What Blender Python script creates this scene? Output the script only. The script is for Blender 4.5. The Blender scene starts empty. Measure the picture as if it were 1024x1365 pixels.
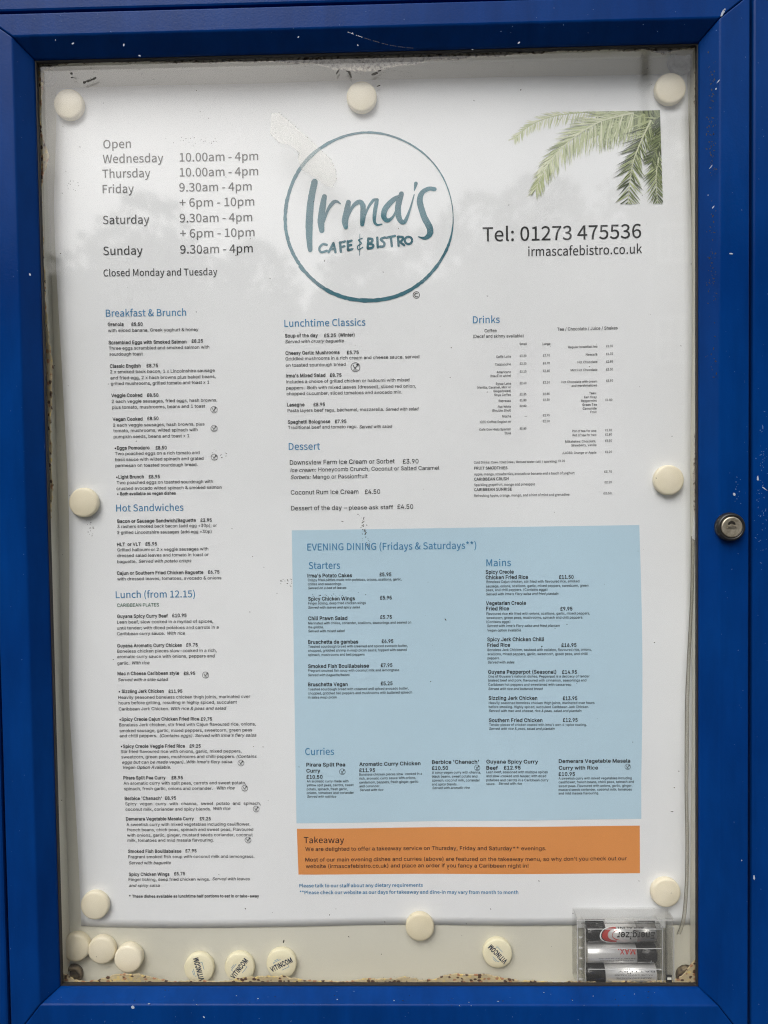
import bpy, math, random
import numpy as np
from mathutils import Matrix, Vector
from mathutils.geometry import delaunay_2d_cdt

random.seed(7)
SC = bpy.context.scene
COL = SC.collection

# ------------------------------------------------------------------ camera
CAM = np.array([0.0219219, -0.5405937, 0.02925811])
PITCH, YAW, ROLL, FPX = -0.03338289, -0.02240863, -0.01341747, 1050.0
def _basis():
    cy, sy, cp, sp = math.cos(YAW), math.sin(YAW), math.cos(PITCH), math.sin(PITCH)
    f = np.array([sy*cp, cy*cp, sp]); r = np.array([cy, -sy, 0.0]); u = np.cross(r, f)
    return np.array([r*math.cos(ROLL)+u*math.sin(ROLL), -r*math.sin(ROLL)+u*math.cos(ROLL), f])
BAS = _basis()
cam = bpy.data.cameras.new('camera'); cam.sensor_fit = 'HORIZONTAL'; cam.sensor_width = 36.0
cam.lens = 36.0*FPX/1024.0; cam.clip_start = 0.02; cam.clip_end = 500.0
cam_o = bpy.data.objects.new('camera', cam); COL.objects.link(cam_o)
m = Matrix.Identity(4)
for i in range(3):
    m[i][0], m[i][1], m[i][2], m[i][3] = BAS[0][i], BAS[1][i], -BAS[2][i], CAM[i]
cam_o.matrix_world = m
SC.camera = cam_o

# ------------------------------------------------------------------ sky and sun (bright overcast)
SUN_EL, SUN_AZ = 48.0, 20.0          # azimuth: degrees to the left of straight out from the board
w = bpy.data.worlds.new('World'); SC.world = w; w.use_nodes = True
nt = w.node_tree; nt.nodes.clear()
sky = nt.nodes.new('ShaderNodeTexSky'); sky.sky_type = 'NISHITA'; sky.sun_disc = False
sky.sun_elevation = math.radians(SUN_EL); sky.sun_rotation = math.radians(180.0+SUN_AZ)
sky.air_density = 1.0; sky.dust_density = 6.0; sky.ozone_density = 1.0
hs = nt.nodes.new('ShaderNodeHueSaturation'); hs.inputs['Saturation'].default_value = 0.36
bg = nt.nodes.new('ShaderNodeBackground'); bg.inputs['Strength'].default_value = 0.15
wo = nt.nodes.new('ShaderNodeOutputWorld')
nt.links.new(sky.outputs[0], hs.inputs['Color']); nt.links.new(hs.outputs[0], bg.inputs['Color'])
nt.links.new(bg.outputs[0], wo.inputs['Surface'])
sun = bpy.data.lights.new('sun', 'SUN'); sun.energy = 0.85; sun.angle = math.radians(40.0); sun.color = (1.0, 0.99, 0.975)
sun_o = bpy.data.objects.new('sun', sun); COL.objects.link(sun_o)
el, az = math.radians(SUN_EL), math.radians(SUN_AZ)
sdir = Vector((-math.sin(az)*math.cos(el), -math.cos(az)*math.cos(el), math.sin(el)))
sun_o.rotation_euler = sdir.to_track_quat('Z', 'Y').to_euler()
SC.view_settings.view_transform = 'Standard'; SC.view_settings.look = 'None'
SC.view_settings.gamma = 1.0; SC.view_settings.use_curve_mapping = False
SC.view_settings.exposure = 0.17
SC.cycles.transparent_max_bounces = 32; SC.cycles.max_bounces = 10; SC.cycles.glossy_bounces = 6
SC.cycles.filter_width = 1.15; SC.cycles.use_denoising = True; SC.cycles.denoising_prefilter = 'NONE'

# ------------------------------------------------------------------ helpers
def P(x, y, d):
    """point of the plane Y=d seen at photo position x, y"""
    v = np.array([(x-512.0)/FPX, -(y-682.5)/FPX, 1.0]) @ BAS
    t = (d-CAM[1])/v[1]
    return CAM + t*v
def px(x, y, d):
    q = P(x, y, d); return (float(q[0]), float(q[2]))

def mat(name, color, rough=0.5, spec=0.5, metal=0.0, coat=0.0):
    mm = bpy.data.materials.new(name); mm.use_nodes = True
    b = mm.node_tree.nodes['Principled BSDF']
    b.inputs['Base Color'].default_value = (*color, 1); b.inputs['Roughness'].default_value = rough
    b.inputs['Specular IOR Level'].default_value = spec; b.inputs['Metallic'].default_value = metal
    b.inputs['Coat Weight'].default_value = coat
    return mm
def mottle(mm, c1, c2, scale, lo=0.35, hi=0.65, detail=4.0, bump=0.0, bscale=None, rough=None):
    n = mm.node_tree.nodes; l = mm.node_tree.links; b = n['Principled BSDF']
    tc = n.new('ShaderNodeTexCoord'); no = n.new('ShaderNodeTexNoise'); no.inputs['Scale'].default_value = scale
    no.inputs['Detail'].default_value = detail
    l.new(tc.outputs['Object'], no.inputs['Vector'])
    r = n.new('ShaderNodeValToRGB'); r.color_ramp.elements[0].position = lo; r.color_ramp.elements[1].position = hi
    r.color_ramp.elements[0].color = (*c1, 1); r.color_ramp.elements[1].color = (*c2, 1)
    l.new(no.outputs['Fac'], r.inputs['Fac']); l.new(r.outputs['Color'], b.inputs['Base Color'])
    if rough:
        mr = n.new('ShaderNodeMapRange'); mr.inputs['To Min'].default_value = rough[0]; mr.inputs['To Max'].default_value = rough[1]
        l.new(no.outputs['Fac'], mr.inputs['Value']); l.new(mr.outputs[0], b.inputs['Roughness'])
    if bump:
        n2 = n.new('ShaderNodeTexNoise'); n2.inputs['Scale'].default_value = bscale or scale*8; n2.inputs['Detail'].default_value = 3
        l.new(tc.outputs['Object'], n2.inputs['Vector'])
        bu = n.new('ShaderNodeBump'); bu.inputs['Strength'].default_value = bump; bu.inputs['Distance'].default_value = 0.001
        l.new(n2.outputs['Fac'], bu.inputs['Height']); l.new(bu.outputs[0], b.inputs['Normal'])
    return mm
def clear(name, tint=(1, 1, 1), f0=0.04, rough=0.0, film=0.0, film_col=(0.8, 0.8, 0.8)):
    """thin clear sheet: see-through with a mirror-like reflection that grows towards grazing"""
    mm = bpy.data.materials.new(name); mm.use_nodes = True
    n = mm.node_tree.nodes; l = mm.node_tree.links; n.clear()
    out = n.new('ShaderNodeOutputMaterial'); lw = n.new('ShaderNodeLayerWeight'); lw.inputs['Blend'].default_value = 0.5
    p = n.new('ShaderNodeMath'); p.operation = 'POWER'; p.inputs[1].default_value = 5.0
    ma = n.new('ShaderNodeMath'); ma.operation = 'MULTIPLY_ADD'; ma.inputs[1].default_value = 1.0-f0; ma.inputs[2].default_value = f0
    l.new(lw.outputs['Facing'], p.inputs[0]); l.new(p.outputs[0], ma.inputs[0])
    t = n.new('ShaderNodeBsdfTransparent'); t.inputs['Color'].default_value = (*tint, 1)
    g = n.new('ShaderNodeBsdfGlossy'); g.inputs['Roughness'].default_value = rough
    mx = n.new('ShaderNodeMixShader')
    l.new(ma.outputs[0], mx.inputs['Fac']); l.new(g.outputs[0], mx.inputs[2])
    if film:
        d = n.new('ShaderNodeBsdfDiffuse'); d.inputs['Color'].default_value = (*film_col, 1)
        m2 = n.new('ShaderNodeMixShader'); m2.inputs['Fac'].default_value = film
        l.new(t.outputs[0], m2.inputs[1]); l.new(d.outputs[0], m2.inputs[2]); l.new(m2.outputs[0], mx.inputs[1])
    else:
        l.new(t.outputs[0], mx.inputs[1])
    l.new(mx.outputs[0], out.inputs['Surface'])
    return mm

def vary(mm, lo, hi):
    """each object its own shade of the base colour"""
    n = mm.node_tree.nodes; l = mm.node_tree.links; b = n['Principled BSDF']
    src = b.inputs['Base Color'].links[0].from_socket
    oi = n.new('ShaderNodeObjectInfo'); r = n.new('ShaderNodeValToRGB'); r.color_ramp.elements[0].color = (*lo, 1); r.color_ramp.elements[1].color = (*hi, 1)
    x = n.new('ShaderNodeMix'); x.data_type = 'RGBA'; x.blend_type = 'MULTIPLY'; x.inputs['Factor'].default_value = 1.0
    l.new(oi.outputs['Random'], r.inputs['Fac']); l.new(src, x.inputs['A']); l.new(r.outputs['Color'], x.inputs['B']); l.new(x.outputs['Result'], b.inputs['Base Color'])

class MB:
    """collects faces of one mesh"""
    def __init__(s): s.v = []; s.f = []; s.m = []; s.mats = []; s.sm = []
    def mi(s, mm):
        if mm not in s.mats: s.mats.append(mm)
        return s.mats.index(mm)
    def add(s, vs, fs, mm, smooth=False):
        o = len(s.v); k = s.mi(mm)
        s.v.extend([tuple(map(float, q)) for q in vs])
        for f in fs: s.f.append(tuple(i+o for i in f)); s.m.append(k); s.sm.append(smooth)
    def box(s, a, b, mm):
        (x0, y0, z0), (x1, y1, z1) = a, b
        s.add([(x0,y0,z0),(x1,y0,z0),(x1,y1,z0),(x0,y1,z0),(x0,y0,z1),(x1,y0,z1),(x1,y1,z1),(x0,y1,z1)],
              [(0,3,2,1),(4,5,6,7),(0,1,5,4),(1,2,6,5),(2,3,7,6),(3,0,4,7)], mm)
    def lathe(s, prof, c, axis, mm, n=48, smooth=True):
        """prof: (radius, along); axis 'y' (towards the viewer is -y) or 'x'"""
        vs = []; fs = []
        for (r, h) in prof:
            for k in range(n):
                a = 2*math.pi*k/n
                if axis == 'y': vs.append((c[0]+r*math.cos(a), c[1]+h, c[2]+r*math.sin(a)))
                else: vs.append((c[0]+h, c[1]+r*math.cos(a), c[2]+r*math.sin(a)))
        for i in range(len(prof)-1):
            for k in range(n):
                k2 = (k+1) % n
                fs.append((i*n+k, i*n+k2, (i+1)*n+k2, (i+1)*n+k))
        fs.append(tuple(range(n))); fs.append(tuple(range((len(prof)-1)*n, len(prof)*n))[::-1])
        s.add(vs, fs, mm, smooth)
    def build(s, name, parent=None, loc=None):
        me = bpy.data.meshes.new(name); me.from_pydata(s.v, [], s.f)
        for mm in s.mats: me.materials.append(mm)
        me.polygons.foreach_set('material_index', s.m); me.polygons.foreach_set('use_smooth', s.sm)
        me.update()
        o = bpy.data.objects.new(name, me); COL.objects.link(o)
        if parent is not None: o.parent = parent
        if loc is not None: o.location = loc
        return o
def fixn(o):
    import bmesh
    b = bmesh.new(); b.from_mesh(o.data); bmesh.ops.recalc_face_normals(b, faces=b.faces); b.to_mesh(o.data); b.free()
    return o
def bevel(o, wd, seg=2, ang=35):
    md = o.modifiers.new('bevel', 'BEVEL'); md.width = wd; md.segments = seg; md.limit_method = 'ANGLE'; md.angle_limit = math.radians(ang)
    return o
def tag(o, label=None, cat=None, group=None, kind=None):
    if label: o['label'] = label
    if cat: o['category'] = cat
    if group: o['group'] = group
    if kind: o['kind'] = kind
    return o
def empty(name, loc=(0, 0, 0)):
    o = bpy.data.objects.new(name, None); COL.objects.link(o); o.location = loc; o.empty_display_size = 0.02
    return o

# ------------------------------------------------------------------ lettering (outlines of two plain sans alphabets)
OUTLINE_HEADING = [
97,537,2,33,207,-13,47,6,45,17,41,23,39,29,3,0,8,-62,71,0,0,319,-10,88,-32,67,-56,43,-81,15,-61,-7,-55,-16,-48,-21,-40,-24,34,-60,33,20,37,18,41,13,44,4,53,-11,33,-29,16,-42,5,-49,
-142,-24,-99,-39,-58,-56,-19,-74,12,-63,31,-46,48,-29,13,232,58,-36,5,-29,14,-19,26,-8,37,12,46,40,37,72,28,110,19,0,-144,-36,-29,-35,-22,-35,-13,98,590,2,23,316,-13,85,19,72,55,
50,88,18,118,-13,109,-40,84,-64,53,-89,19,-43,-6,-42,-16,-41,-22,-37,-29,4,93,0,208,-88,0,0,-760,70,0,7,53,4,0,35,-27,37,-21,38,-13,17,302,61,-28,3,-31,9,-34,16,-33,26,0,273,36,30,
35,22,33,14,33,4,64,-14,42,-38,24,-61,8,-79,-11,-86,-32,-64,-47,-41,99,487,1,34,292,-13,46,5,44,13,41,20,37,28,-38,59,-26,-20,-29,-17,-32,-11,-35,-4,-65,14,-51,41,-33,62,-12,82,13,
81,34,63,51,41,66,14,29,-3,26,-9,25,-14,23,-19,44,58,-30,23,-34,19,-40,14,-47,5,-96,-19,-79,-53,-54,-86,-20,-115,18,-115,51,-85,77,-53,100,592,2,23,265,-13,45,6,41,16,38,24,33,28,
3,0,7,-61,72,0,0,760,-88,0,0,-200,5,-88,-34,25,-33,19,-37,12,-42,4,-85,-19,-72,-55,-49,-86,-18,-113,15,-116,43,-85,67,-52,17,284,61,-61,13,-45,39,-28,63,-10,84,12,81,32,62,48,41,
58,14,32,-3,31,-9,31,-17,32,-25,0,-272,-32,-31,-32,-22,-33,-14,101,529,2,30,298,-13,50,5,44,11,40,16,36,21,-31,58,-29,-17,-31,-13,-33,-8,-37,-3,-67,13,-53,36,-36,58,-15,75,349,0,1,
11,2,12,1,12,0,14,-14,101,-40,76,-65,50,-88,17,-86,-19,-75,-54,-52,-86,-19,-114,19,-115,53,-85,79,-53,9,135,301,17,68,33,51,46,31,53,11,54,-10,40,-31,26,-51,9,-69,102,310,1,28,32,
448,70,0,0,-448,87,0,0,448,110,0,0,70,-110,0,0,82,5,45,13,32,23,19,33,7,14,-1,14,-3,15,-4,15,-6,19,67,-19,7,-21,5,-23,3,-24,2,-67,-12,-47,-35,-28,-54,-9,-70,0,-84,-70,-4,103,539,3,
62,263,-239,108,15,83,39,53,57,18,69,-11,55,-34,39,-57,22,-78,7,-103,0,-43,4,-28,12,-15,18,-4,22,2,20,7,16,11,14,13,12,18,-7,20,-6,19,-3,20,-2,75,13,60,36,40,57,15,75,-3,32,-9,29,
-13,25,-17,21,106,0,0,66,-181,0,-15,6,-17,4,-20,3,-21,1,-75,-13,-61,-37,-43,-59,-15,-76,6,-45,15,-38,21,-32,26,-25,0,-4,-21,-17,-18,-22,-14,-27,-5,-30,4,-28,10,-24,15,-19,18,-14,0,
-5,-32,-24,-24,-29,-15,-31,-5,-33,15,-59,44,-44,68,-27,16,262,223,-42,9,-35,25,-24,39,-9,51,9,51,23,38,35,24,43,8,43,-8,35,-24,24,-38,8,-51,-9,-51,-23,-39,-36,-25,21,275,-179,-63,
7,-47,18,-30,29,-10,37,3,23,9,22,17,22,24,21,17,-4,17,-2,17,-1,15,-1,90,0,46,-3,33,-11,19,-21,7,-31,-11,-39,-33,-33,-52,-24,104,579,1,25,88,0,88,0,0,376,36,35,34,24,34,15,37,5,44,
-8,31,-24,18,-43,5,-63,0,-317,87,0,0,328,-9,88,-29,64,-50,39,-70,13,-50,-7,-45,-19,-40,-27,-37,-34,4,107,0,208,-88,0,105,263,2,4,88,0,88,0,0,518,-88,0,16,132,625,23,5,19,11,12,19,
4,24,-4,23,-12,17,-19,12,-23,4,-24,-4,-18,-12,-11,-17,-5,-23,5,-24,11,-19,18,-11,106,263,2,20,34,-231,65,12,44,34,25,54,8,72,0,577,-87,0,0,-577,-3,-43,-10,-32,-20,-20,-31,-7,-14,0,
-13,3,-12,3,-11,3,-17,-66,15,-5,18,-4,20,-3,16,132,625,23,5,18,11,13,19,4,24,-4,23,-13,17,-18,12,-23,4,-24,-4,-18,-12,-12,-17,-4,-23,4,-24,12,-19,18,-11,107,527,1,13,88,0,86,0,0,
137,97,113,152,-250,95,0,-196,309,173,209,-98,0,-219,-273,-4,0,0,515,-86,0,108,271,1,20,179,-13,17,1,13,2,11,2,10,3,-12,67,-6,-1,-5,-1,-4,0,-3,0,-10,2,-7,7,-5,11,-2,17,0,663,-88,0,
0,-657,5,-49,16,-36,29,-23,109,884,1,44,88,0,88,0,0,376,34,35,34,25,31,14,30,5,44,-8,29,-24,18,-43,6,-63,0,-317,87,0,0,376,35,35,33,25,32,14,31,5,43,-8,30,-24,17,-43,6,-63,0,-317,
87,0,0,328,-9,88,-30,64,-48,39,-70,13,-46,-8,-43,-20,-42,-31,-41,-41,-19,42,-30,31,-41,20,-53,7,-45,-7,-41,-19,-39,-28,-36,-35,-2,0,-8,75,-72,0,110,582,1,25,88,0,88,0,0,376,36,35,
34,24,34,15,37,5,44,-8,31,-24,18,-43,5,-63,0,-317,87,0,0,328,-9,88,-29,64,-50,39,-70,13,-50,-7,-45,-19,-41,-28,-38,-35,-2,0,-8,75,-72,0,111,579,2,16,289,-13,91,19,77,53,52,85,20,
115,-20,115,-52,86,-77,53,-91,19,-91,-19,-76,-53,-53,-86,-19,-115,19,-115,53,-85,76,-53,16,289,60,-61,14,-47,41,-31,62,-11,82,11,81,31,63,47,41,61,14,62,-14,47,-41,31,-63,11,-81,
-11,-82,-31,-62,-47,-41,112,592,2,23,88,-219,88,0,0,176,-3,91,35,-26,36,-19,37,-11,35,-5,85,19,72,55,50,88,18,118,-13,109,-40,84,-64,53,-89,19,-45,-6,-42,-16,-41,-24,-37,-28,-2,0,
-8,60,-72,0,17,302,61,-28,3,-31,9,-33,16,-34,26,0,273,36,30,35,22,34,14,32,4,64,-14,42,-38,24,-61,8,-79,-11,-86,-32,-64,-47,-41,113,592,2,23,416,-219,88,0,0,737,-70,0,-8,-48,-2,0,
-34,26,-35,20,-37,12,-43,4,-85,-19,-72,-55,-49,-86,-18,-113,15,-116,43,-85,67,-52,89,-19,43,6,42,15,37,23,34,29,-5,-94,17,284,61,-61,13,-45,39,-28,63,-10,84,12,81,32,62,48,41,58,
14,32,-3,31,-9,31,-17,32,-25,0,-272,-32,-31,-32,-22,-33,-14,114,371,1,23,88,0,88,0,0,333,29,56,33,37,34,21,33,6,15,0,13,-2,11,-2,12,-4,16,75,-12,6,-13,3,-14,2,-16,1,-42,-8,-39,-21,
-36,-35,-30,-44,-2,0,-8,94,-72,0,115,447,1,50,223,-13,81,13,59,33,36,49,12,59,-13,62,-37,43,-51,30,-56,23,-42,16,-36,19,-24,23,-10,32,6,29,18,24,30,16,43,6,32,-3,30,-10,28,-15,27,
-18,42,55,-32,22,-39,19,-43,13,-46,5,-76,-12,-56,-31,-35,-47,-12,-57,14,-57,34,-41,49,-30,54,-22,43,-17,38,-21,27,-26,10,-34,-6,-32,-19,-26,-32,-17,-45,-7,-44,5,-39,13,-36,19,-34,
26,-42,-59,40,-28,47,-23,51,-15,116,360,1,28,250,-13,25,2,24,4,25,7,23,7,-18,66,-13,-6,-15,-5,-16,-3,-15,-1,-38,7,-24,19,-14,31,-4,43,0,290,141,0,0,70,-141,0,0,147,-72,0,-10,-147,
-82,-4,0,-66,77,0,0,-288,8,-71,25,-54,45,-35,117,579,1,25,240,-13,49,7,44,19,40,30,38,38,2,0,7,-81,73,0,0,518,-87,0,0,-367,-36,-40,-33,-27,-34,-16,-38,-5,-44,8,-30,25,-17,42,-6,62,
0,318,-88,0,0,-328,10,-88,29,-63,50,-38,118,497,1,16,200,0,102,0,183,518,-86,0,-98,-295,-12,-38,-12,-38,-12,-39,-12,-37,-5,0,-11,37,-12,39,-12,38,-13,38,-97,295,-90,0,119,766,1,40,
170,0,101,0,74,278,9,37,9,37,8,38,9,39,5,0,9,-39,8,-37,9,-37,9,-36,75,-280,105,0,141,518,-84,0,-76,-299,-8,-37,-8,-36,-7,-36,-8,-36,-5,0,-9,36,-9,36,-9,36,-9,37,-81,299,-85,0,-81,
-299,-9,-37,-9,-36,-9,-36,-8,-36,-4,0,-8,36,-8,36,-7,36,-8,37,-77,299,-89,0,120,476,1,30,14,0,92,0,70,121,13,24,13,23,13,23,13,23,5,0,15,-23,14,-23,14,-23,13,-24,77,-121,95,0,-171,
262,158,256,-91,0,-64,-113,-12,-22,-11,-22,-11,-21,-12,-22,-5,0,-12,22,-13,21,-13,22,-12,22,-70,113,-94,0,157,-248,121,497,1,33,97,-223,68,13,53,38,41,57,31,71,195,562,-85,0,-93,
-287,-11,-36,-10,-37,-11,-37,-10,-37,-5,0,-14,37,-13,38,-12,37,-13,35,-105,287,-90,0,208,-519,-12,-39,-19,-45,-26,-35,-32,-23,-39,-9,-11,1,-11,2,-10,3,-8,3,-18,-70,13,-4,15,-4,16,
-2,122,453,1,10,34,0,392,0,0,71,-283,0,274,401,0,46,-354,0,0,-70,244,0,-273,-401,65,581,2,8,4,0,89,0,67,214,256,0,67,-214,94,0,-238,700,-98,0,12,182,284,35,108,18,58,18,59,17,59,
16,60,4,0,17,-60,18,-59,17,-59,19,-58,33,-108,66,627,3,20,97,0,222,0,107,13,84,38,55,64,19,90,-10,64,-30,50,-45,34,-57,19,0,5,44,23,32,35,19,44,7,50,-17,79,-50,53,-76,29,-97,10,
-207,0,11,184,403,0,227,108,0,72,-6,52,-19,31,-35,10,-52,-9,-49,-30,-36,-53,-22,-77,-8,11,184,71,0,263,123,0,81,-7,60,-23,37,-39,12,-57,-12,-61,-38,-43,-60,-25,-80,-8,67,609,1,34,
360,-13,64,7,57,20,50,31,44,43,-49,56,-35,-33,-38,-25,-42,-16,-47,-5,-91,20,-68,57,-44,91,-15,119,16,118,45,89,70,56,90,20,42,-5,38,-13,33,-21,30,-27,48,57,-35,33,-44,27,-53,19,
-60,7,-124,-25,-98,-71,-65,-115,-24,-151,23,-153,64,-114,97,-71,68,657,2,11,97,0,178,0,140,24,102,69,62,111,21,148,-21,149,-63,109,-103,67,-142,23,-174,0,11,184,73,0,555,79,0,109,
-18,77,-53,46,-87,15,-118,-15,-118,-46,-88,-77,-55,-109,-18,69,562,1,12,97,0,413,0,0,76,-326,0,0,254,266,0,0,76,-266,0,0,219,315,0,0,75,-402,0,70,527,1,10,97,0,87,0,0,314,268,0,0,
75,-268,0,0,236,315,0,0,75,-402,0,71,658,1,38,371,-13,67,7,60,17,50,25,39,33,0,294,-230,0,0,-74,149,0,0,-183,-24,-17,-31,-13,-34,-8,-37,-3,-100,20,-73,57,-46,91,-15,119,17,118,47,
89,73,56,96,20,48,-5,40,-14,34,-21,29,-26,48,57,-35,31,-45,28,-55,20,-67,7,-128,-25,-102,-71,-67,-115,-24,-151,24,-153,65,-114,100,-71,72,695,1,12,97,0,87,0,0,330,327,0,0,-330,89,
0,0,700,-89,0,0,-293,-327,0,0,293,-87,0,73,280,1,4,97,0,87,0,0,700,-87,0,74,511,1,20,226,-13,88,18,60,46,34,69,11,85,0,495,-89,0,0,-486,-7,-68,-21,-46,-35,-27,-49,-8,-36,4,-32,14,
-28,25,-25,36,-63,-46,34,-48,44,-34,52,-21,75,617,1,13,97,0,87,0,0,221,121,144,210,-365,98,0,-253,434,219,266,-100,0,-293,-351,-2,0,0,351,-87,0,76,518,1,6,97,0,394,0,0,76,-307,0,0,
624,-87,0,77,775,1,34,97,0,79,0,0,388,-1,49,-3,53,-3,54,-5,50,4,0,56,-160,133,-363,59,0,132,363,56,160,4,0,-4,-50,-3,-54,-3,-53,-1,-49,0,-388,82,0,0,700,-106,0,-134,-374,-12,-36,
-11,-37,-12,-37,-14,-37,-3,0,-13,37,-12,37,-13,37,-13,36,-134,374,-105,0,78,690,1,22,97,0,82,0,0,368,-1,55,-2,55,-4,55,-3,53,4,0,75,-144,255,-442,91,0,0,700,-84,0,0,-364,1,-55,3,
-57,4,-55,4,-54,-4,0,-76,144,-256,441,-89,0,79,708,2,16,354,-13,121,26,95,73,61,115,22,151,-22,151,-61,114,-95,71,-121,24,-121,-24,-94,-71,-62,-114,-22,-151,22,-151,62,-115,94,-73,
16,354,65,-85,20,-66,58,-42,91,-15,118,15,118,42,89,66,56,85,20,86,-20,66,-56,42,-89,14,-118,-14,-118,-42,-91,-66,-58,80,604,2,13,97,0,87,0,0,279,116,0,105,13,81,39,53,67,19,97,
-19,96,-54,63,-82,35,-107,11,-199,0,11,184,350,0,278,100,0,81,-6,58,-22,35,-42,12,-63,-11,-65,-34,-45,-56,-26,-81,-9,81,708,2,16,354,61,-85,21,-66,58,-42,92,-15,120,15,118,42,89,
66,56,85,20,86,-20,66,-56,42,-89,14,-118,-14,-120,-42,-92,-66,-58,33,568,-176,31,1,27,4,24,5,18,6,-17,68,-15,-4,-16,-3,-20,-2,-22,-1,-55,6,-48,17,-40,30,-29,40,101,39,78,76,50,109,
18,137,-22,151,-61,114,-95,71,-121,24,-121,-24,-94,-71,-62,-114,-22,-151,19,-140,52,-110,81,-75,104,-37,39,-66,56,-52,73,-35,82,606,2,11,184,368,0,260,118,0,73,-6,53,-22,33,-38,11,
-58,-11,-60,-33,-43,-53,-25,-73,-8,16,480,0,99,0,-177,307,65,25,49,41,32,57,12,74,-19,92,-50,60,-78,34,-98,10,-218,0,0,-700,87,0,0,297,126,0,83,569,1,52,290,-13,99,16,75,42,47,64,
17,77,-11,68,-31,51,-45,39,-57,29,-100,43,-41,19,-37,23,-27,31,-11,45,9,42,27,32,41,20,54,7,46,-5,42,-12,37,-21,34,-27,46,56,-41,35,-49,27,-55,18,-60,6,-88,-13,-70,-39,-46,-58,-17,
-75,13,-67,34,-51,46,-36,50,-25,100,-44,46,-22,38,-25,24,-33,9,-45,-10,-47,-29,-36,-46,-23,-62,-8,-53,6,-52,18,-47,27,-41,36,-52,-61,49,-43,58,-32,66,-21,84,572,1,8,242,0,88,0,0,
625,212,0,0,75,-512,0,0,-75,212,0,85,689,1,22,345,-13,99,16,80,51,52,93,20,141,0,412,-85,0,0,-414,-13,-105,-36,-68,-52,-37,-65,-11,-64,11,-52,37,-35,68,-13,105,0,414,-87,0,0,-412,
19,-141,53,-93,79,-51,86,549,1,16,224,0,102,0,223,700,-90,0,-112,-379,-17,-59,-16,-57,-17,-56,-18,-59,-4,0,-18,59,-17,56,-16,57,-17,59,-113,379,-93,0,87,838,1,40,173,0,105,0,104,
422,9,41,9,40,9,39,8,39,4,0,8,-39,9,-39,8,-40,9,-41,106,-422,107,0,145,700,-84,0,-76,-381,-9,-57,-10,-56,-10,-57,-9,-57,-6,0,-12,57,-13,57,-12,57,-12,56,-98,381,-81,0,-97,-381,-12,
-57,-13,-56,-12,-57,-12,-57,-4,0,-11,57,-10,57,-10,56,-11,57,-73,381,-91,0,88,547,1,30,16,0,94,0,100,189,14,27,14,27,14,29,14,31,4,0,17,-31,15,-29,15,-27,13,-27,104,-189,98,0,-206,
357,192,343,-93,0,-94,-179,-12,-24,-12,-24,-12,-26,-13,-29,-4,0,-16,29,-14,26,-12,24,-13,24,-96,179,-97,0,191,-338,89,507,1,18,209,0,88,0,0,271,211,429,-92,0,-90,-198,-16,-38,-18,
-38,-18,-39,-18,-38,-4,0,-18,38,-17,39,-17,38,-17,38,-90,198,-94,0,210,-429,90,576,1,10,48,0,483,0,0,76,-374,0,369,571,0,53,-445,0,0,-75,336,0,-369,-572,48,530,2,16,265,-13,90,23,
69,68,44,114,15,160,-15,159,-44,112,-69,67,-90,22,-90,-22,-69,-67,-43,-112,-15,-159,15,-160,43,-114,69,-68,16,265,58,-54,17,-42,53,-27,92,-10,132,10,132,27,91,42,52,54,17,55,-17,
42,-52,27,-91,10,-132,-10,-132,-27,-92,-42,-53,49,530,1,14,84,0,384,0,0,73,-140,0,0,627,-67,0,-30,-16,-34,-13,-38,-11,-43,-10,0,-55,125,0,0,-522,-157,0,50,530,1,33,42,0,440,0,0,76,
-194,0,-27,-1,-29,-2,-30,-2,-28,-2,112,114,87,111,56,107,20,106,-15,84,-41,65,-64,42,-85,14,-61,-7,-54,-21,-47,-32,-44,-42,51,-50,31,33,35,25,38,18,41,6,57,-11,40,-29,24,-43,8,-56,
-19,-94,-59,-105,-100,-118,-143,-134,51,530,1,52,251,-13,88,14,72,39,48,63,17,84,-11,66,-32,52,-47,37,-58,23,0,4,51,26,39,36,26,48,9,58,-16,75,-42,54,-65,35,-82,11,-57,-6,-51,-17,
-45,-27,-42,-33,47,-55,32,27,35,22,38,14,40,5,50,-8,37,-23,24,-35,8,-45,-10,-53,-33,-42,-59,-29,-92,-10,0,-67,102,-10,68,-28,37,-44,11,-58,-11,-54,-29,-41,-45,-26,-58,-9,-54,7,-46,
18,-39,25,-33,30,-45,-56,39,-36,49,-31,61,-21,52,530,2,11,325,0,82,0,0,193,93,0,0,70,-93,0,0,437,-97,0,-291,-450,0,-57,306,0,12,325,263,-215,0,159,238,15,26,15,26,13,26,14,25,3,0,
-1,-29,-2,-35,-1,-33,0,-30,53,530,1,39,250,-13,85,17,74,46,51,75,19,102,-17,101,-45,69,-67,40,-82,14,-29,-2,-27,-6,-25,-8,-24,-12,18,202,264,0,0,75,-340,0,-23,-327,47,-29,28,17,28,
13,28,8,32,3,60,-11,46,-31,29,-50,10,-68,-11,-68,-32,-53,-47,-32,-58,-12,-56,7,-46,17,-38,25,-32,28,-44,-57,39,-34,50,-30,61,-21,54,530,2,33,287,-13,78,17,64,46,44,72,16,93,-14,96,
-39,69,-62,41,-80,13,-41,-5,-42,-17,-40,-26,-35,-36,16,137,39,90,56,49,69,15,31,-4,30,-11,27,-17,23,-22,49,54,-32,28,-37,23,-44,15,-51,5,-97,-20,-83,-66,-57,-117,-22,-175,18,-152,
49,-108,74,-65,16,137,281,36,41,37,28,36,15,34,4,55,-10,40,-31,23,-49,8,-64,-9,-65,-25,-50,-38,-32,-47,-12,-59,15,-45,43,-30,70,55,530,1,13,189,0,91,0,14,187,31,161,60,148,100,151,
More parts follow.
